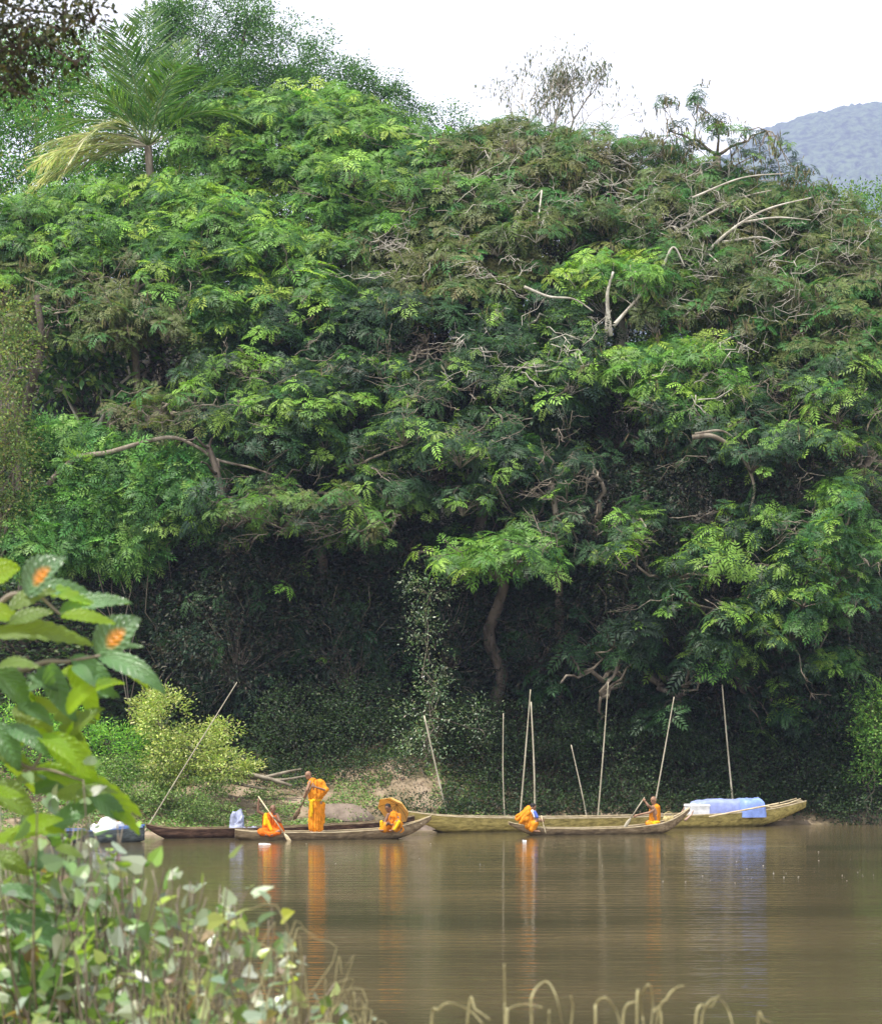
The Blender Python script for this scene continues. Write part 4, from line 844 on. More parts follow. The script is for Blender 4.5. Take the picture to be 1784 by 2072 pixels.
def person(label, loc, J, robe, sash=None, skin='skin', grips=(None, None), vox=.0085, hair=None, extra=(), disp=(.05, 8, 2.4), robe_mat='robe'):
    root = empty('person', loc, label, 'person')
    hc = A3(*J['head']); face = nrm(A3(*J['face'])); upv = nrm(A3(*J.get('hup', (0, 0, 1)))); sd_ = nrm(np.cross(face, upv)); upv = np.cross(sd_, face); A = np.array([sd_, face, upv])
    P = [('e', hc + upv * .02, (.074, .092, .09), A), ('e', hc - upv * .045 + face * .022, (.056, .066, .065), A),
         ('c', hc + face * .085 + upv * .008, hc + face * .103 - upv * .018, .008, .012), ('c', hc + face * .078 - upv * .052 - sd_ * .018, hc + face * .078 - upv * .052 + sd_ * .018, .009, .009),
         ('e', hc + face * .07 - upv * .085, (.022, .02, .018), A)]
    for s in (-1, 1): P += [('e', hc + sd_ * s * .076 - upv * .012, (.01, .02, .03), A), ('e', hc + face * .078 + sd_ * s * .03 + upv * .028, (.018, .01, .006), A)]
    nk = A3(*J['neck']); P += [('c', hc - upv * .06 - face * .02, nk, .05, .055)]
    pel = A3(*J['pelvis']); P += [('c', nk - (nk - pel) * .22, nk - (nk - pel) * .45, .12, .13), ('c', nk - (nk - pel) * .45, pel, .125, .12)]
    for i, s in enumerate('LR'):
        sh, el, wr, ha = (A3(*J[k + s]) for k in ('sh', 'el', 'wr', 'ha'))
        P += [('c', nk - A3(0, 0, .04), sh, .055, .052), ('c', sh, el, .048, .038), ('c', el, wr, .038, .024)]
        P += hand_prims(wr, ha, grips[i] if grips[i] is not None else A3(0, 1, .2))
        hp, kn, an, to = (A3(*J[k + s]) for k in ('hp', 'kn', 'an', 'to'))
        P += [('c', pel, hp, .1, .09), ('c', hp, kn, .08, .055), ('c', kn, an, .052, .034), ('c', an - A3(0, 0, .02), to, .034, .024)]
        fd = nrm(to - an); sdv = nrm(np.cross(fd, [0, 0, 1.]))
        for k in range(5): q = to + sdv * (k - 2) * .014 * (1 if s == 'R' else -1); P.append(('c', q, q + fd * (.03 - .003 * k), .009, .008))
    blob('body', P, M[skin], root, vox, 2)
    e = MB()
    for s in (-1, 1):
        V, f = prim_ell(hc + face * .083 + sd_ * s * .03 + upv * .012, (.011, .007, .007), A); e = MB().add(V, f); e.build('eye', M['eye'], root, True, True)
    if hair: blob('hair', [('e', hc + upv * .034 - face * .012, (.08, .092, .085), A), ('e', hc + upv * .0 - face * .035, (.077, .07, .085), A)], M['hair'], root, .012, 1)
    blob('robe', robe, M[robe_mat], root, .013, 2, disp)
    if sash: blob('sash', sash, M['sash'], root, .013, 2, (.02, 6, 3))
    for nm, pr, mt in extra: blob(nm, pr, M[mt], root, .012, 2, (.02, 5, 4))
    return root
def paddle(label, a, b_, loc, blade=.45, bw=.065, mat='wood_pale'):
    a = A3(*a); b_ = A3(*b_); root = empty('paddle', np.array(loc) + b_, label, 'paddle', 'wooden paddles'); d = nrm(b_ - a); o = np.array(loc)
    q = b_ - d * blade; mb = MB(); mb.tube([o + a, o + a * .5 + q * .5, o + q], [.017, .018, .019], 7); mb.build('shaft', M[mat], root, True)
    s = nrm(np.cross(d, [0, 1., 0])); n = np.cross(d, s); V = []; ts = np.linspace(0, 1, 9); ws = bw * np.array([.3, .55, .85, 1, 1, 1, .95, .8, .4])
    for t, w_ in zip(ts, ws):
        c = o + q + d * blade * t
        for x, y in ((-1, 0), (-.5, .012), (.5, .012), (1, 0), (.5, -.012), (-.5, -.012)): V.append(c + s * x * w_ + n * y)
    f = [(i * 6 + k, i * 6 + (k + 1) % 6, (i + 1) * 6 + (k + 1) % 6, (i + 1) * 6 + k) for i in range(8) for k in range(6)] + [tuple(range(6))[::-1], tuple(48 + k for k in range(6))]
    MB().add(V, f).build('blade', M[mat], root, True)
k1 = .0034
def w1(ox, oy): return lambda x, y, d=0: A3((x - ox) * k1, d, (oy - y) * k1)
# standing monk
loc2 = A3((636 - HX) / F * 59.8, 59.8, .17)
m2 = w1(775, 605)
J = dict(head=m2(728, 148, 0), face=(-.75, -.55, -.25), neck=m2(757, 186, 0), pelvis=m2(788, 345, 0),
         shL=m2(742, 205, -.12), elL=m2(722, 262, -.2), wrL=m2(708, 300, -.12), haL=m2(701, 318, -.06),
         shR=m2(835, 205, .06), elR=m2(872, 268, -.1), wrR=m2(800, 243, -.26), haR=m2(768, 228, -.24),
         hpL=m2(768, 370, 0), knL=m2(765, 470, -.04), anL=m2(765, 575, 0), toL=m2(752, 598, -.1), hpR=m2(812, 370, 0), knR=m2(805, 470, -.02), anR=m2(800, 575, 0), toR=m2(795, 600, -.12))
robe = [('c', m2(762, 205), m2(775, 320), .13, .15), ('c', m2(820, 210, .02), m2(815, 310, 0), .11, .12), ('c', m2(835, 210, .05), m2(865, 265, -.06), .085, .08), ('c', m2(868, 262, -.08), m2(845, 300, -.02), .08, .07), ('c', m2(745, 215, -.06), m2(752, 320, 0), .08, .1),
        ('c', m2(785, 320), m2(778, 400), .15, .165), ('c', m2(770, 400), m2(768, 560, -.02), .14, .12), ('c', m2(815, 400), m2(808, 560, .02), .13, .12), ('c', m2(840, 380, .05), m2(845, 520, .04), .07, .035), ('c', m2(790, 400), m2(790, 565), .15, .14)]
sash = [('e', m2(782, 345), (.185, .175, .075)), ('c', m2(752, 350, -.14), m2(752, 470, -.13), .045, .035), ('c', m2(758, 352, -.15), m2(765, 440, -.15), .04, .03)]
person('standing monk in orange robe and yellow sash, in the grey brown canoe', loc2, J, robe, sash, 'skin', (nrm(m2(640, 470, 0) - m2(765, 222, 0)), nrm(m2(640, 470, 0) - m2(765, 222, 0))), disp=(.06, 9, .9))
paddle('dark wooden paddle held down to the left by the standing monk', m2(772, 206, -.25), m2(610, 500, .15), loc2, .4, .06, 'wood_grey')
# left paddler
loc1 = A3((547 - HX) / F * 59.6, 59.6, .14)
m1 = w1(430, 602)
J = dict(head=m1(450, 398, 0), face=(.15, -.95, -.1), neck=m1(440, 432, .02), pelvis=m1(428, 580, .06),
         shL=m1(392, 448, 0), elL=m1(335, 420, -.06), wrL=m1(340, 345, -.08), haL=m1(346, 322, -.08),
         shR=m1(482, 448, 0), elR=m1(508, 500, -.1), wrR=m1(480, 482, -.24), haR=m1(466, 468, -.24),
         hpL=m1(405, 585, 0), knL=m1(365, 572, -.3), anL=m1(425, 595, -.38), toL=m1(455, 597, -.4), hpR=m1(455, 585, 0), knR=m1(505, 572, -.3), anR=m1(440, 598, -.34), toR=m1(405, 600, -.38))
robe = [('c', m1(425, 470), m1(428, 560, .02), .14, .16), ('c', m1(395, 460), m1(400, 540), .08, .11), ('c', m1(470, 470), m1(470, 550), .08, .12), ('c', m1(415, 575, 0), m1(368, 575, -.28), .1, .085), ('c', m1(450, 575, 0), m1(500, 577, -.28), .1, .085), ('c', m1(370, 582, -.3), m1(440, 592, -.36), .075, .07), ('c', m1(500, 582, -.3), m1(440, 592, -.34), .075, .07), ('c', m1(490, 520, .05), m1(515, 590, 0), .09, .1)]
sash = [('c', m1(398, 446, -.05), m1(392, 520, -.12), .06, .05), ('c', m1(398, 446, -.05), m1(405, 450, .06), .06, .06), ('c', m1(405, 470, -.1), m1(440, 560, -.16), .05, .05)]
gp = nrm(m1(600, 650, -.35) - m1(346, 312, -.1))
person('monk with yellow shoulder cloth sitting at the left and raising a paddle overhead', loc1, J, robe, sash, 'skin_dark', (gp, gp), robe_mat='robe_red')
paddle('long pale paddle of the left monk slanting down to the water', m1(338, 300, -.08), m1(606, 668, -.42), loc1, .35, .05)
# monk under the umbrella
loc3 = A3((790 - HX) / F * 60.0, 60.0, .25)
m3 = w1(1370, 565)
J = dict(head=m3(1350, 392, -.02), face=(-.35, -.8, -.5), neck=m3(1378, 428, .02), pelvis=m3(1430, 545, .1),
         shL=m3(1352, 448, -.08), elL=m3(1325, 505, -.14), wrL=m3(1338, 520, -.28), haL=m3(1345, 512, -.33),
         shR=m3(1430, 445, .02), elR=m3(1432, 515, -.12), wrR=m3(1375, 522, -.28), haR=m3(1357, 508, -.32),
         hpL=m3(1405, 548, 0), knL=m3(1330, 520, -.28), anL=m3(1330, 562, -.3), toL=m3(1300, 565, -.38), hpR=m3(1445, 548, 0), knR=m3(1425, 498, -.3), anR=m3(1395, 560, -.34), toR=m3(1370, 566, -.42))
robe = [('c', m3(1395, 455), m3(1425, 540, .08), .13, .16), ('c', m3(1360, 460, -.04), m3(1380, 530, -.02), .08, .1), ('c', m3(1432, 452, .02), m3(1435, 510, -.08), .075, .07), ('c', m3(1440, 545, 0), m3(1428, 502, -.28), .1, .08), ('c', m3(1428, 505, -.3), m3(1400, 560, -.3), .08, .07),
        ('c', m3(1400, 550, 0), m3(1332, 525, -.26), .09, .075), ('c', m3(1332, 530, -.28), m3(1325, 560, -.28), .075, .08), ('c', m3(1300, 560, -.2), m3(1450, 565, 0), .06, .1)]
sash = [('c', m3(1440, 500, -.38), m3(1405, 555, -.4), .045, .04), ('c', m3(1300, 500, -.3), m3(1310, 555, -.28), .05, .06)]
person('monk squatting under the yellow umbrella in the canoe', loc3, J, robe, sash, 'skin_dark', (A3(.5, .3, 1), A3(.5, .3, 1)), hair=True)
def umbrella(label, apex, axis, Rr, depth, grip, mat, spin=.2):
    apex = np.array(apex); axis = nrm(np.array(axis, float)); root = empty('umbrella', apex, label, 'umbrella')
    u = nrm(np.cross(axis, [0, 0, 1.])); v = np.cross(axis, u); V = []; nf = 8; sub = 4; rings = 9; n = nf * sub
    for th in (0, .004):
        for j in range(rings):
            t = j / (rings - 1)
            for i in range(n):
                a = i / n * 2 * math.pi + spin; ph = (i % sub) / sub; sc_ = 1 - .1 * math.sin(ph * math.pi) * t
                r = Rr * math.sin(t * 1.25) / math.sin(1.25) * sc_; z = -depth * (1 - math.cos(t * 1.25)) / (1 - math.cos(1.25)) - .0 * t - th
                V.append(apex + axis * z + (u * math.cos(a) + v * math.sin(a)) * r)
    f = []
    for o in (0, rings * n):
        for j in range(rings - 1):
            for i in range(n): q = (o + j * n + i, o + j * n + (i + 1) % n, o + (j + 1) * n + (i + 1) % n, o + (j + 1) * n + i); f.append(q if o else q[::-1])
    for i in range(n): a0 = (rings - 1) * n; f.append((a0 + i, a0 + (i + 1) % n, rings * n + a0 + (i + 1) % n, rings * n + a0 + i))
    mesh_obj('canopy', V, f, mat, root, True)
    for k in range(nf):
        a = k / nf * 2 * math.pi + spin; pts = [apex + axis * (-depth * (1 - math.cos(t * 1.25)) / (1 - math.cos(1.25)) - .01) + (u * math.cos(a) + v * math.sin(a)) * Rr * math.sin(t * 1.25) / math.sin(1.25) for t in np.linspace(0, 1.02, 9)]
        MB().tube(pts, .004, 4).build('rib', M['wood_dark'], root, True)
    g = np.array(grip); MB().tube([apex + axis * .06, apex, apex * .5 + g * .5, g], .009, 6).build('shaft', M['wood_grey'], root, True)
    MB().tube([g, g - axis * .1], .016, 6).build('handle', M['wood_dark'], root, True)
M['brolly'] = flat_mat('brolly', (.88, .6, .2), .6, .3, .4, .08)
g3 = loc3 + m3(1352, 510, -.33)
umbrella('yellow orange umbrella held open behind the squatting monk', loc3 + m3(1418, 372, .42), (.42, .62, .66), .48, .24, g3, M['brolly'])
# crouching monk
loc4 = A3((1067 - HX) / F * 61.45, 61.45, .13)
k1 = .0035
m4 = w1(950, 562)
J = dict(head=m4(990, 378, 0), face=(.8, -.35, -.5), neck=m4(975, 412, .02), pelvis=m4(930, 530, .1),
         shL=m4(1000, 425, -.12), elL=m4(1020, 480, -.16), wrL=m4(1050, 478, -.18), haL=m4(1062, 468, -.18),
         shR=m4(985, 420, .14), elR=m4(1030, 470, .05), wrR=m4(1068, 490, -.06), haR=m4(1072, 482, -.14),
         hpL=m4(925, 535, 0), knL=m4(1010, 495, -.16), anL=m4(985, 555, -.16), toL=m4(1040, 565, -.18), hpR=m4(940, 535, .12), knR=m4(1020, 500, .12), anR=m4(990, 555, .12), toR=m4(1045, 565, .1))
robe = [('c', m4(960, 410, .04), m4(930, 510, .08), .14, .17), ('c', m4(975, 430, -.04), m4(960, 520, -.04), .1, .13), ('c', m4(930, 530, 0), m4(1005, 500, -.14), .1, .08), ('c', m4(1005, 505, -.15), m4(985, 550, -.14), .085, .08), ('c', m4(1015, 505, .1), m4(990, 550, .1), .085, .08), ('c', m4(915, 530, .05), m4(975, 550, 0), .1, .09)]
cape = [('c', m4(955, 395, 0), m4(865, 450, .05), .06, .05), ('c', m4(950, 400, -.1), m4(870, 475, -.06), .06, .045), ('c', m4(955, 420, -.12), m4(900, 490, -.12), .07, .05), ('c', m4(950, 400, .12), m4(865, 470, .16), .06, .05), ('c', m4(960, 390, .0), m4(940, 470, -.1), .09, .1)]
person('monk crouching bent forward with a wide pleated orange cape over his back', loc4, J, robe, None, 'skin', (A3(.15, 0, -1), A3(.15, 0, -1)), hair=True,
       extra=(('cape', cape, 'robe'), ('sleeve', [('c', m4(1003, 415, -.15), m4(1022, 450, -.19), .05, .045)], 'sleeve'), ('white_cloth', [('c', m4(985, 405, -.15), m4(1003, 450, -.17), .04, .03)], 'white')), disp=(.04, 6, 2))
o = MB().tube([loc4 + m4(1055, 440, -.18), loc4 + m4(1072, 510, -.16), loc4 + m4(1090, 580, -.3)], .014, 6).build('stick', M['wood_pale'], None, True); tag(o, 'short pale stick held down by the crouching monk', 'stick')
# right paddler
loc5 = A3((1321 - HX) / F * 62.35, 62.35, .17)
m5 = w1(310, 540)
J = dict(head=m5(312, 325, 0), face=(-.75, -.6, -.15), neck=m5(316, 362, .01), pelvis=m5(322, 515, .04),
         shL=m5(292, 385, -.1), elL=m5(262, 362, -.18), wrL=m5(240, 330, -.16), haL=m5(230, 318, -.14),
         shR=m5(345, 382, .05), elR=m5(262, 405, -.2), wrR=m5(190, 437, -.2), haR=m5(158, 446, -.14),
         hpL=m5(308, 520, 0), knL=m5(262, 500, -.2), anL=m5(280, 538, -.25), toL=m5(245, 540, -.28), hpR=m5(335, 520, .04), knR=m5(300, 505, .1), anR=m5(320, 540, .1), toR=m5(290, 540, .1))
J['elR'] = m5(275, 420, -.2)
robe = [('c', m5(328, 385, .02), m5(325, 500, .04), .115, .13), ('c', m5(345, 385, .05), m5(340, 470, .04), .08, .1), ('c', m5(300, 395, -.04), m5(305, 490, 0), .07, .1), ('c', m5(318, 510, 0), m5(268, 508, -.18), .1, .085), ('c', m5(268, 510, -.2), m5(285, 535, -.22), .08, .07), ('c', m5(330, 520, .05), m5(300, 515, .1), .11, .09)]
sash = [('e', m5(318, 500, 0), (.17, .17, .06)), ('c', m5(290, 505, -.16), m5(330, 532, -.14), .06, .06)]
gp = nrm(m5(80, 520, 0) - m5(230, 315, 0))
person('bare armed monk in orange paddling at the right end of the small canoe', loc5, J, robe, sash, 'skin', (gp, gp))
paddle('slim paddle of the right monk slanting down to the left', m5(236, 300, -.14), m5(72, 545, -.2), loc5, .35, .05, 'bamboo')

# ------------------------------------------------------------------ foreground plants on the near bank
def veined(name, col, under, rough=.33, trans=.4, spot=None):
    m, N, L, B, O = new_mat(name)
    uv = N.new('ShaderNodeUVMap'); sp_ = N.new('ShaderNodeSeparateXYZ'); L.new(uv.outputs[0], sp_.inputs[0])
    ab = N.new('ShaderNodeMath'); ab.operation = 'ABSOLUTE'; s0 = N.new('ShaderNodeMath'); s0.operation = 'SUBTRACT'; s0.inputs[1].default_value = .5; L.new(sp_.outputs[0], s0.inputs[0]); L.new(s0.outputs[0], ab.inputs[0])
    a1 = N.new('ShaderNodeMath'); a1.operation = 'MULTIPLY_ADD'; a1.inputs[1].default_value = -.75; L.new(ab.outputs[0], a1.inputs[0]); L.new(sp_.outputs[1], a1.inputs[2])
    sn = N.new('ShaderNodeMath'); sn.operation = 'SINE'; m1_ = N.new('ShaderNodeMath'); m1_.operation = 'MULTIPLY'; m1_.inputs[1].default_value = 62; L.new(a1.outputs[0], m1_.inputs[0]); L.new(m1_.outputs[0], sn.inputs[0])
    bp = N.new('ShaderNodeBump'); bp.inputs['Strength'].default_value = .7; bp.inputs['Distance'].default_value = .004; L.new(sn.outputs[0], bp.inputs['Height']); L.new(bp.outputs[0], B.inputs['Normal'])
    tc = N.new('ShaderNodeTexCoord'); n = N.new('ShaderNodeTexNoise'); n.inputs['Scale'].default_value = 9; n.inputs['Detail'].default_value = 5; L.new(tc.outputs['Object'], n.inputs[0])
    r = N.new('ShaderNodeValToRGB'); r.color_ramp.elements[0].position = .3; r.color_ramp.elements[1].position = .7
    r.color_ramp.elements[0].color = (*[v * .7 for v in col], 1); r.color_ramp.elements[1].color = (*[v * 1.25 for v in col], 1); L.new(n.outputs[0], r.inputs[0])
    src = r.outputs[0]
    if spot:
        mx = N.new('ShaderNodeMix'); mx.data_type = 'RGBA'; vd = N.new('ShaderNodeVectorMath'); vd.operation = 'DISTANCE'; L.new(uv.outputs[0], vd.inputs[0]); vd.inputs[1].default_value = (.55, .45, 0)
        mr = N.new('ShaderNodeMapRange'); mr.inputs[1].default_value = .12; mr.inputs[2].default_value = .26; mr.inputs[3].default_value = 1; mr.inputs[4].default_value = 0; L.new(vd.outputs['Value'], mr.inputs[0])
        L.new(mr.outputs[0], mx.inputs[0]); L.new(src, mx.inputs[6]); mx.inputs[7].default_value = (*spot, 1); src = mx.outputs[2]
    L.new(src, B.inputs['Base Color']); B.inputs['Roughness'].default_value = rough; B.inputs['Specular IOR Level'].default_value = .9
    t = N.new('ShaderNodeBsdfTranslucent'); t.inputs[0].default_value = (*under, 1)
    s = N.new('ShaderNodeMixShader'); s.inputs[0].default_value = trans; L.new(B.outputs[0], s.inputs[1]); L.new(t.outputs[0], s.inputs[2]); L.new(s.outputs[0], O.inputs[0])
    return m
M['bl_grey'] = veined('leaf_blue_green', (.11, .23, .09), (.22, .45, .04), .34, .3)
M['bl_lime'] = veined('leaf_lime', (.2, .36, .02), (.6, .85, .03), .42, .6)
M['bl_olive'] = veined('leaf_olive', (.12, .2, .035), (.4, .55, .03), .4, .4)
M['bl_spot'] = veined('leaf_spotted', (.1, .2, .09), (.25, .4, .06), .33, .25, (.6, .2, .015))
def big_leaf(parent, a, b_, wd, Y, mat, tilt=.3, curl=.15, dY=0., label=None):
    A = at(a[0], a[1], Y); B_ = at(b_[0], b_[1], Y + dY); d = B_ - A; Ln = np.linalg.norm(d); d /= Ln
    view = A3(0, -1, 0); s = nrm(np.cross(d, view)); n = np.cross(s, d); s2 = s * math.cos(tilt) + n * math.sin(tilt); n2 = nrm(np.cross(s2, d)); n2 = n2 if n2[2] > 0 else -n2
    W_ = wd / F * Y; nu, nv_ = 11, 57; V = []; UV = []
    for j in range(nv_):
        t = j / (nv_ - 1); w_ = W_ * .5 * (math.sin(math.pi * min(1, t * .96 + .03) ** .8) ** .75)
        for i in range(nu):
            u = i / (nu - 1) * 2 - 1
            q = A + d * Ln * t + s2 * u * w_ + n2 * (-curl * Ln * (2 * t - 1) ** 2 + curl * Ln + abs(u) * w_ * .3 + .045 * W_ * math.sin(t * 52 - abs(u) * 9) * min(1, abs(u) * 2.2) + .05 * W_ * math.sin(t * 7 + a[0]) * abs(u))
            V.append(q); UV.append((u * .5 + .5, t))
    f = np.array([(j * nu + i, j * nu + i + 1, (j + 1) * nu + i + 1, (j + 1) * nu + i) for j in range(nv_ - 1) for i in range(nu - 1)])
    o = mesh_obj('leaf', V, f, M[mat], parent, True); uvl = o.data.uv_layers.new(name='UVMap'); UV = np.array(UV, np.float32)
    uvl.data.foreach_set('uv', UV[f.ravel()].ravel())
    if label: o['label'] = label
    return o
YB0 = 7.6
root = empty('broadleaf_sapling', A3(-1.9, 7.7, 2.1), 'young plant with big ribbed leaves at the left edge, two stained orange', 'plant')
BL = [((54, 1204), (132, 1126), 78, 'bl_spot', .5, .12, 0, 'blue green leaf with an orange stain, uppermost of the plant'), ((50, 1206), (196, 1228), 46, 'bl_lime', 1.0, .1, -.1, None), ((70, 1200), (190, 1212), 52, 'bl_grey', .8, .14, .1, None),
      ((120, 1242), (268, 1222), 50, 'bl_grey', .8, .12, 0, None), ((125, 1246), (234, 1262), 34, 'bl_lime', .7, .06, 0, None), ((198, 1326), (284, 1250), 84, 'bl_spot', .35, .1, 0, 'cupped blue green leaf with the larger orange stain'),
      ((204, 1328), (336, 1404), 50, 'bl_grey', .6, .12, -.1, None), ((215, 1326), (300, 1395), 34, 'bl_lime', .9, .06, .1, None), ((200, 1318), (292, 1308), 26, 'bl_grey', .9, .05, 0, None), ((148, 1328), (232, 1412), 50, 'bl_grey', .5, .1, 0, None), ((143, 1350), (200, 1458), 44, 'bl_lime', .4, .06, 0, None),
      ((100, 1345), (155, 1460), 52, 'bl_grey', .5, .08, .1, None), ((80, 1350), (112, 1420), 40, 'bl_grey', .7, .08, 0, None), ((-30, 1170), (42, 1150), 60, 'bl_lime', .4, .1, 0, None), ((-20, 1285), (190, 1305), 54, 'bl_olive', .7, .1, .1, None), ((20, 1262), (110, 1240), 40, 'bl_olive', .7, .08, 0, None),
      ((-30, 1232), (46, 1262), 42, 'bl_lime', .6, .1, 0, None), ((95, 1490), (196, 1578), 62, 'bl_lime', .4, .1, 0, None), ((70, 1556), (286, 1652), 58, 'bl_lime', .7, .12, .1, None), ((-10, 1704), (134, 1684), 44, 'bl_lime', .8, .1, 0, None), ((170, 1580), (282, 1690), 46, 'bl_lime', .8, .08, 0, None),
      ((-20, 1590), (70, 1650), 62, 'bl_olive', .5, .1, 0, None), ((30, 1430), (110, 1500), 60, 'bl_olive', .5, .1, 0, None), ((-20, 1350), (60, 1430), 60, 'bl_grey', .6, .1, .1, None), ((-20, 1460), (40, 1560), 56, 'bl_grey', .6, .1, 0, None), ((60, 1580), (150, 1560), 44, 'bl_grey', .9, .1, 0, None), ((120, 1470), (170, 1500), 30, 'bl_olive', .5, .1, 0, None),
      ((-10, 1800), (112, 1832), 40, 'bl_grey', .9, .1, 0, None), ((8, 1862), (142, 1930), 56, 'bl_grey', .7, .14, 0, None), ((-10, 1960), (64, 2050), 50, 'bl_grey', .7, .1, 0, None), ((10, 1972), (165, 2040), 54, 'bl_grey', .6, .12, .1, None), ((66, 1840), (96, 1895), 46, 'bl_grey', .3, .06, 0, None), ((78, 2010), (110, 2080), 44, 'bl_grey', .3, .06, 0, None), ((20, 1930), (66, 1990), 40, 'bl_grey', .4, .1, 0, None), ((-15, 1730), (60, 1770), 44, 'bl_olive', .6, .1, 0, None)]
for k in range(30):
    x, y = rng.uniform(-30, 190), rng.uniform(1180, 1720); x = min(x, 60 + rng.uniform(0, 60)) if y < 1240 else x; a_ = rng.uniform(-.9, 1.1); l_ = rng.uniform(60, 105)
    BL.append(((x, y), (x + l_ * math.cos(a_), y + l_ * math.sin(a_)), l_ * rng.uniform(.38, .5), ['bl_lime', 'bl_grey', 'bl_olive'][k % 3], rng.uniform(.3, 1), .1, rng.uniform(-.1, .15), None))
for a, b_, wd, mt, ti, cu, dY, lb in BL: big_leaf(root, a, b_, wd, YB0 + rng.uniform(-.15, .15), mt, ti, cu, dY, lb)
b = MB(); B0 = np.array(root.location)
for pts in ([(-120, 1400), (0, 1222), (54, 1203), (72, 1200), (122, 1243)], [(-120, 1480), (60, 1352), (140, 1338), (204, 1326)], [(-60, 1600), (60, 1560), (95, 1490)], [(-60, 1600), (70, 1556), (170, 1580)], [(-80, 1900), (8, 1862)], [(-80, 2000), (10, 1972), (66, 1940)], [(-90, 1820), (-10, 1800), (66, 1840)], [(-100, 1400), (-20, 1285)], [(-100, 1700), (-10, 1704)]):
    b.tube(bez([B0 + A3(0, 0, .1)] + [at(x, y, YB0) for x, y in pts], 6), np.linspace(.014, .004, (len(pts)) * 6), 6)
b.build('stem', M['bark'], root, True)
LT = []
for sgn in (-1, 1):                                        # folded heart shaped leaf, unit length, six facets
    P_ = [A3(0, 0, 0), A3(-.08, sgn * .28, .06), A3(.18, sgn * .42, .1), A3(.6, sgn * .27, .07), A3(1, 0, -.06), A3(.5, 0, 0)]
    LT += [[P_[0], P_[1], P_[2], P_[5]], [P_[5], P_[2], P_[3], P_[4]]]
LT = np.array(LT)
M['leaf_near'] = leaf_mat('leaf_near', .34, 1., .3, (1.2, 1.4, .4))
def near_shrub(label, poly, n, size, cols, wts, base, Y=7.5, name='foreground_shrub', stems=26, dens=None, spreadY=.5):
    base = A3(*base); root = empty(name, base, label, 'shrub', 'leafy shrubs on the near bank'); poly = np.array(poly, float)
    tips = []
    while len(tips) < stems:
        x = rng.uniform(poly[:, 0].min(), poly[:, 0].max()); top = np.interp(x, poly[:, 0], poly[:, 1]); y = top + (2120 - top) * rng.uniform(0, 1) ** 1.15
        tips.append(at(x, y, Y + rng.normal(0, spreadY)))
    b = MB(); C_ = []; D_ = []
    for t in tips:
        pp = bez([base + rng.normal(size=3) * A3(.12, .12, .02), base * .5 + t * .5 + rng.normal(size=3) * .07, t], 8); b.tube(pp, np.linspace(.006, .0022, len(pp)), 5)
        m = max(4, n // stems); i = rng.integers(len(pp) // 3, len(pp), m); C_.append(pp[i] + rng.normal(size=(m, 3)) * .035); D_.append(np.tile(nrm(t - base), (m, 1)))
    C_ = np.concatenate(C_); D_ = np.concatenate(D_); m = len(C_)
    ax = nrm(D_ * .3 + rng.normal(size=(m, 3)) * .7 + A3(0, 0, -.15)); up = nrm(rng.normal(size=(m, 3)) * .55 + A3(0, -.25, .8)); sd_ = nrm(np.cross(up, ax)); up = np.cross(ax, sd_)
    A = np.stack([ax, sd_, up], -1); s = size * rng.uniform(.55, 1.35, m)
    V = np.einsum('mij,qvj->mqvi', A, LT) * s[:, None, None, None] + C_[:, None, None, :]
    quad_obj('foliage', V.reshape(-1, 4, 3), np.repeat(pal(m, cols, wts, .2), len(LT), 0), M['leaf_near'], root)
    b.build('stems', M['bark'], root, True)
    return root
NG = [(.12, .2, .055), (.24, .29, .2), (.07, .13, .035), (.4, .44, .36), (.2, .29, .04), (.2, .13, .07)]  # palest tones put the white leaf glare into the colour
near_shrub('dense leafy shrub filling the lower left corner in front', [(-60, 1500), (60, 1620), (160, 1560), (260, 1740)], 1150, .068, NG, (4, 2, 4, 1, 2, .6), (-1.3, 7.8, 2.15), 7.9, stems=90)
near_shrub('shrub with pale shiny heart shaped leaves at the bottom, right of the corner', [(120, 1760), (260, 1760), (330, 1720), (420, 1780), (520, 1800)], 850, .056, NG, (3, 3, 3, 2, 2, .6), (-.95, 7.3, 2.2), 7.3, stems=100)
near_shrub('twiggy vine with glare-whitened heart shaped leaves reaching out over the brown water', [(400, 1800), (520, 1800), (580, 1830), (620, 1900), (700, 1980)], 520, .052, [(.22, .28, .2), (.32, .36, .3), (.12, .2, .06), (.3, .34, .04), (.28, .2, .13)], (3, 3, 2, 1, 1), (-.62, 7.0, 2.3), 7.0, stems=40, spreadY=.35)  # white glare is part of these leaf colours
near_shrub('fine green weed in front of the slate coloured boat', [(40, 1600), (140, 1560), (220, 1600), (300, 1700)], 520, .035, [(.14, .25, .03), (.2, .32, .03), (.08, .14, .03)], (3, 2, 2), (-1.2, 8.6, 2.1), 8.6, stems=40)
M['grass_dry'] = flat_mat('grass_dry', (.36, .33, .17), .7, .3, .2, .25, 8)
root = empty('dry_twigs', A3(-.55, 6.6, 2.2), 'tangle of dry brown twigs at the bottom edge, left of the arching grass', 'twigs'); b = MB(); B0 = np.array(root.location)
for k in range(60):
    x = rng.uniform(300, 760); t = at(x, 2085 - rng.uniform(0, 1) ** 1.5 * (220 if x < 650 else 150), 6.6 + rng.normal(0, .2)); q = B0 + rng.normal(size=3) * A3(.25, .1, .05)
    b.tube(bez([q, (q + t) / 2 + rng.normal(size=3) * .05, t, t + rng.normal(size=3) * A3(.06, .03, .04)], 5), np.linspace(.003, .001, 15), 4)
b.build('twig', M['grass_dry'], root, True)
def PC(x, y): return (754.5 + .577 * x, 1592.9 + .577 * y)
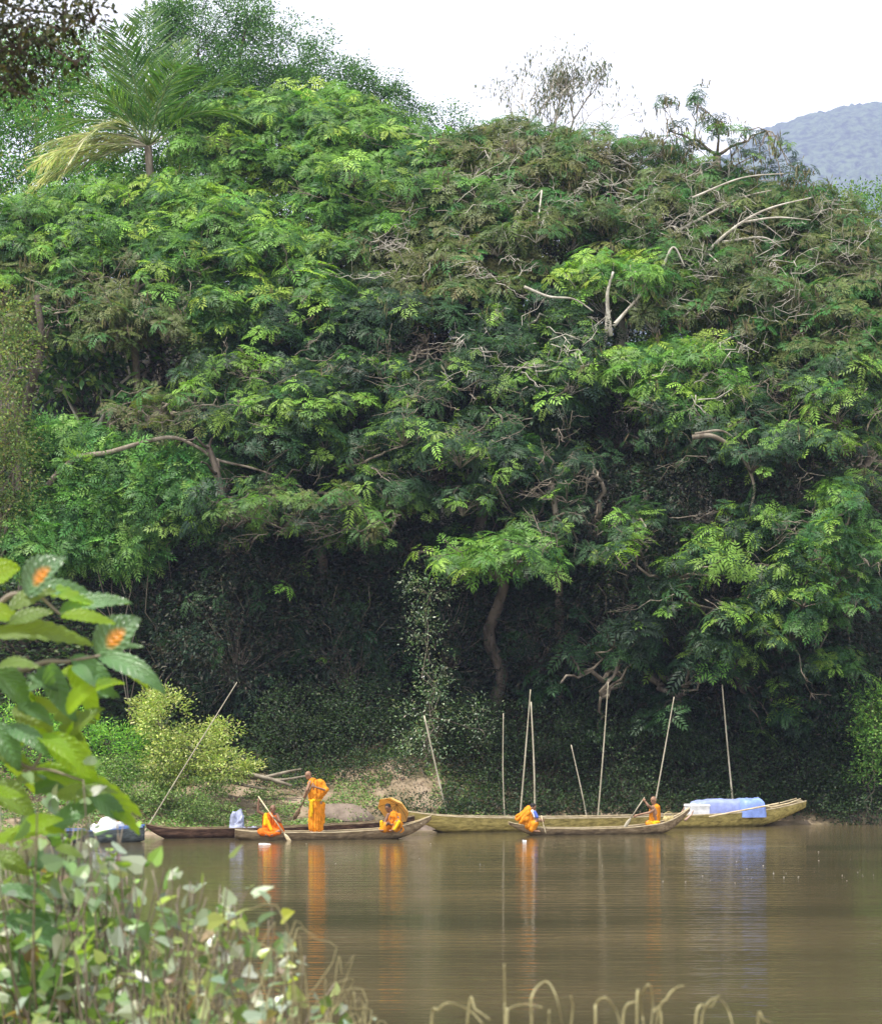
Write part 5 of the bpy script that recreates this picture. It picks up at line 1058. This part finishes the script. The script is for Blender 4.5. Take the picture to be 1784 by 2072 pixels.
arcs = [[[(205, 840), (230, 780), (270, 757), (340, 785), (385, 831)], [(335, 783), (360, 781), (410, 815)]], [[(470, 840), (472, 782), (530, 762), (592, 772)], [(463, 840), (462, 740), (460, 620)]],
        [[(556, 840), (558, 730), (605, 682), (640, 730), (665, 840)], [(693, 840), (693, 730)], [(616, 840), (616, 792)]], [[(780, 840), (782, 762), (815, 739), (850, 780), (868, 840)]],
        [[(875, 840), (930, 745), (966, 693), (980, 760), (974, 840)], [(925, 748), (942, 790), (948, 840)], [(990, 840), (1030, 740), (1060, 705), (1088, 696)], [(1010, 840), (985, 780), (990, 790)]],
        [[(1130, 840), (1170, 762), (1205, 740), (1240, 775), (1262, 840)], [(1150, 840), (1190, 765), (1212, 728)]], [[(1350, 840), (1370, 818), (1395, 826)]]]
gl = ['leftmost dry grass tuft bowing to the right at the bottom edge', 'dry grass tuft with one tall straight stalk and one bowed blade', 'dry grass tuft with a high hoop shaped blade and a cut stub', 'lone hooped dry grass blade at the bottom edge',
      'dry grass tuft with a sharply kinked blade', 'bowed dry grass tuft farthest up toward the right of the hoops', 'tiny tip of dry grass at the bottom edge right of the hoops']
for tuft, lb in zip(arcs, gl):
    x0, y0 = PC(*tuft[0][0]); Y = 6.0; base = at(x0 + 20, y0, Y); base[2] = float(HH(base[0], Y)) - .03
    root = empty('grass_tuft', base, lb, 'grass', 'dry grass tufts along the bottom edge')
    for bl in tuft:
        pts = [at(*PC(*q), Y + rng.uniform(-.05, .05)) for q in bl]; b0 = base + rng.normal(size=3) * A3(.03, .03, 0); pp = bez([b0 * .5 + pts[0] * .5 * A3(1, 1, 1)] + pts, 9); pp = np.vstack([b0, pp])
        b = MB(); b.tube(pp, np.linspace(.0042, .002, len(pp)), 5); b.build('blade', M['grass_dry'], root, True)
# dark bough hanging into the top left corner
leafy('overhanging_bough', 'dark leafy bough hanging into the top left corner, nearer than the hill', 'tree', [(40, 60, 14, 90, 90, .5), (130, 40, 14, 70, 50, .4), (190, 30, 14, 34, 34, .2), (30, 160, 14, 60, 50, .4), (150, 110, 14, 40, 30, .3), (-60, 60, 14, 120, 150, .6)],
      4200, .045, [(.03, .04, .018), (.05, .06, .02), (.02, .02, .012), (.09, .08, .03)], (3, 3, 3, 1), 'leaf', at(-250, 40, 14), None, 40, 'bark_dark', .02, None, per=16, spread=.09, shell=.2, holes=.3, droop=.6)
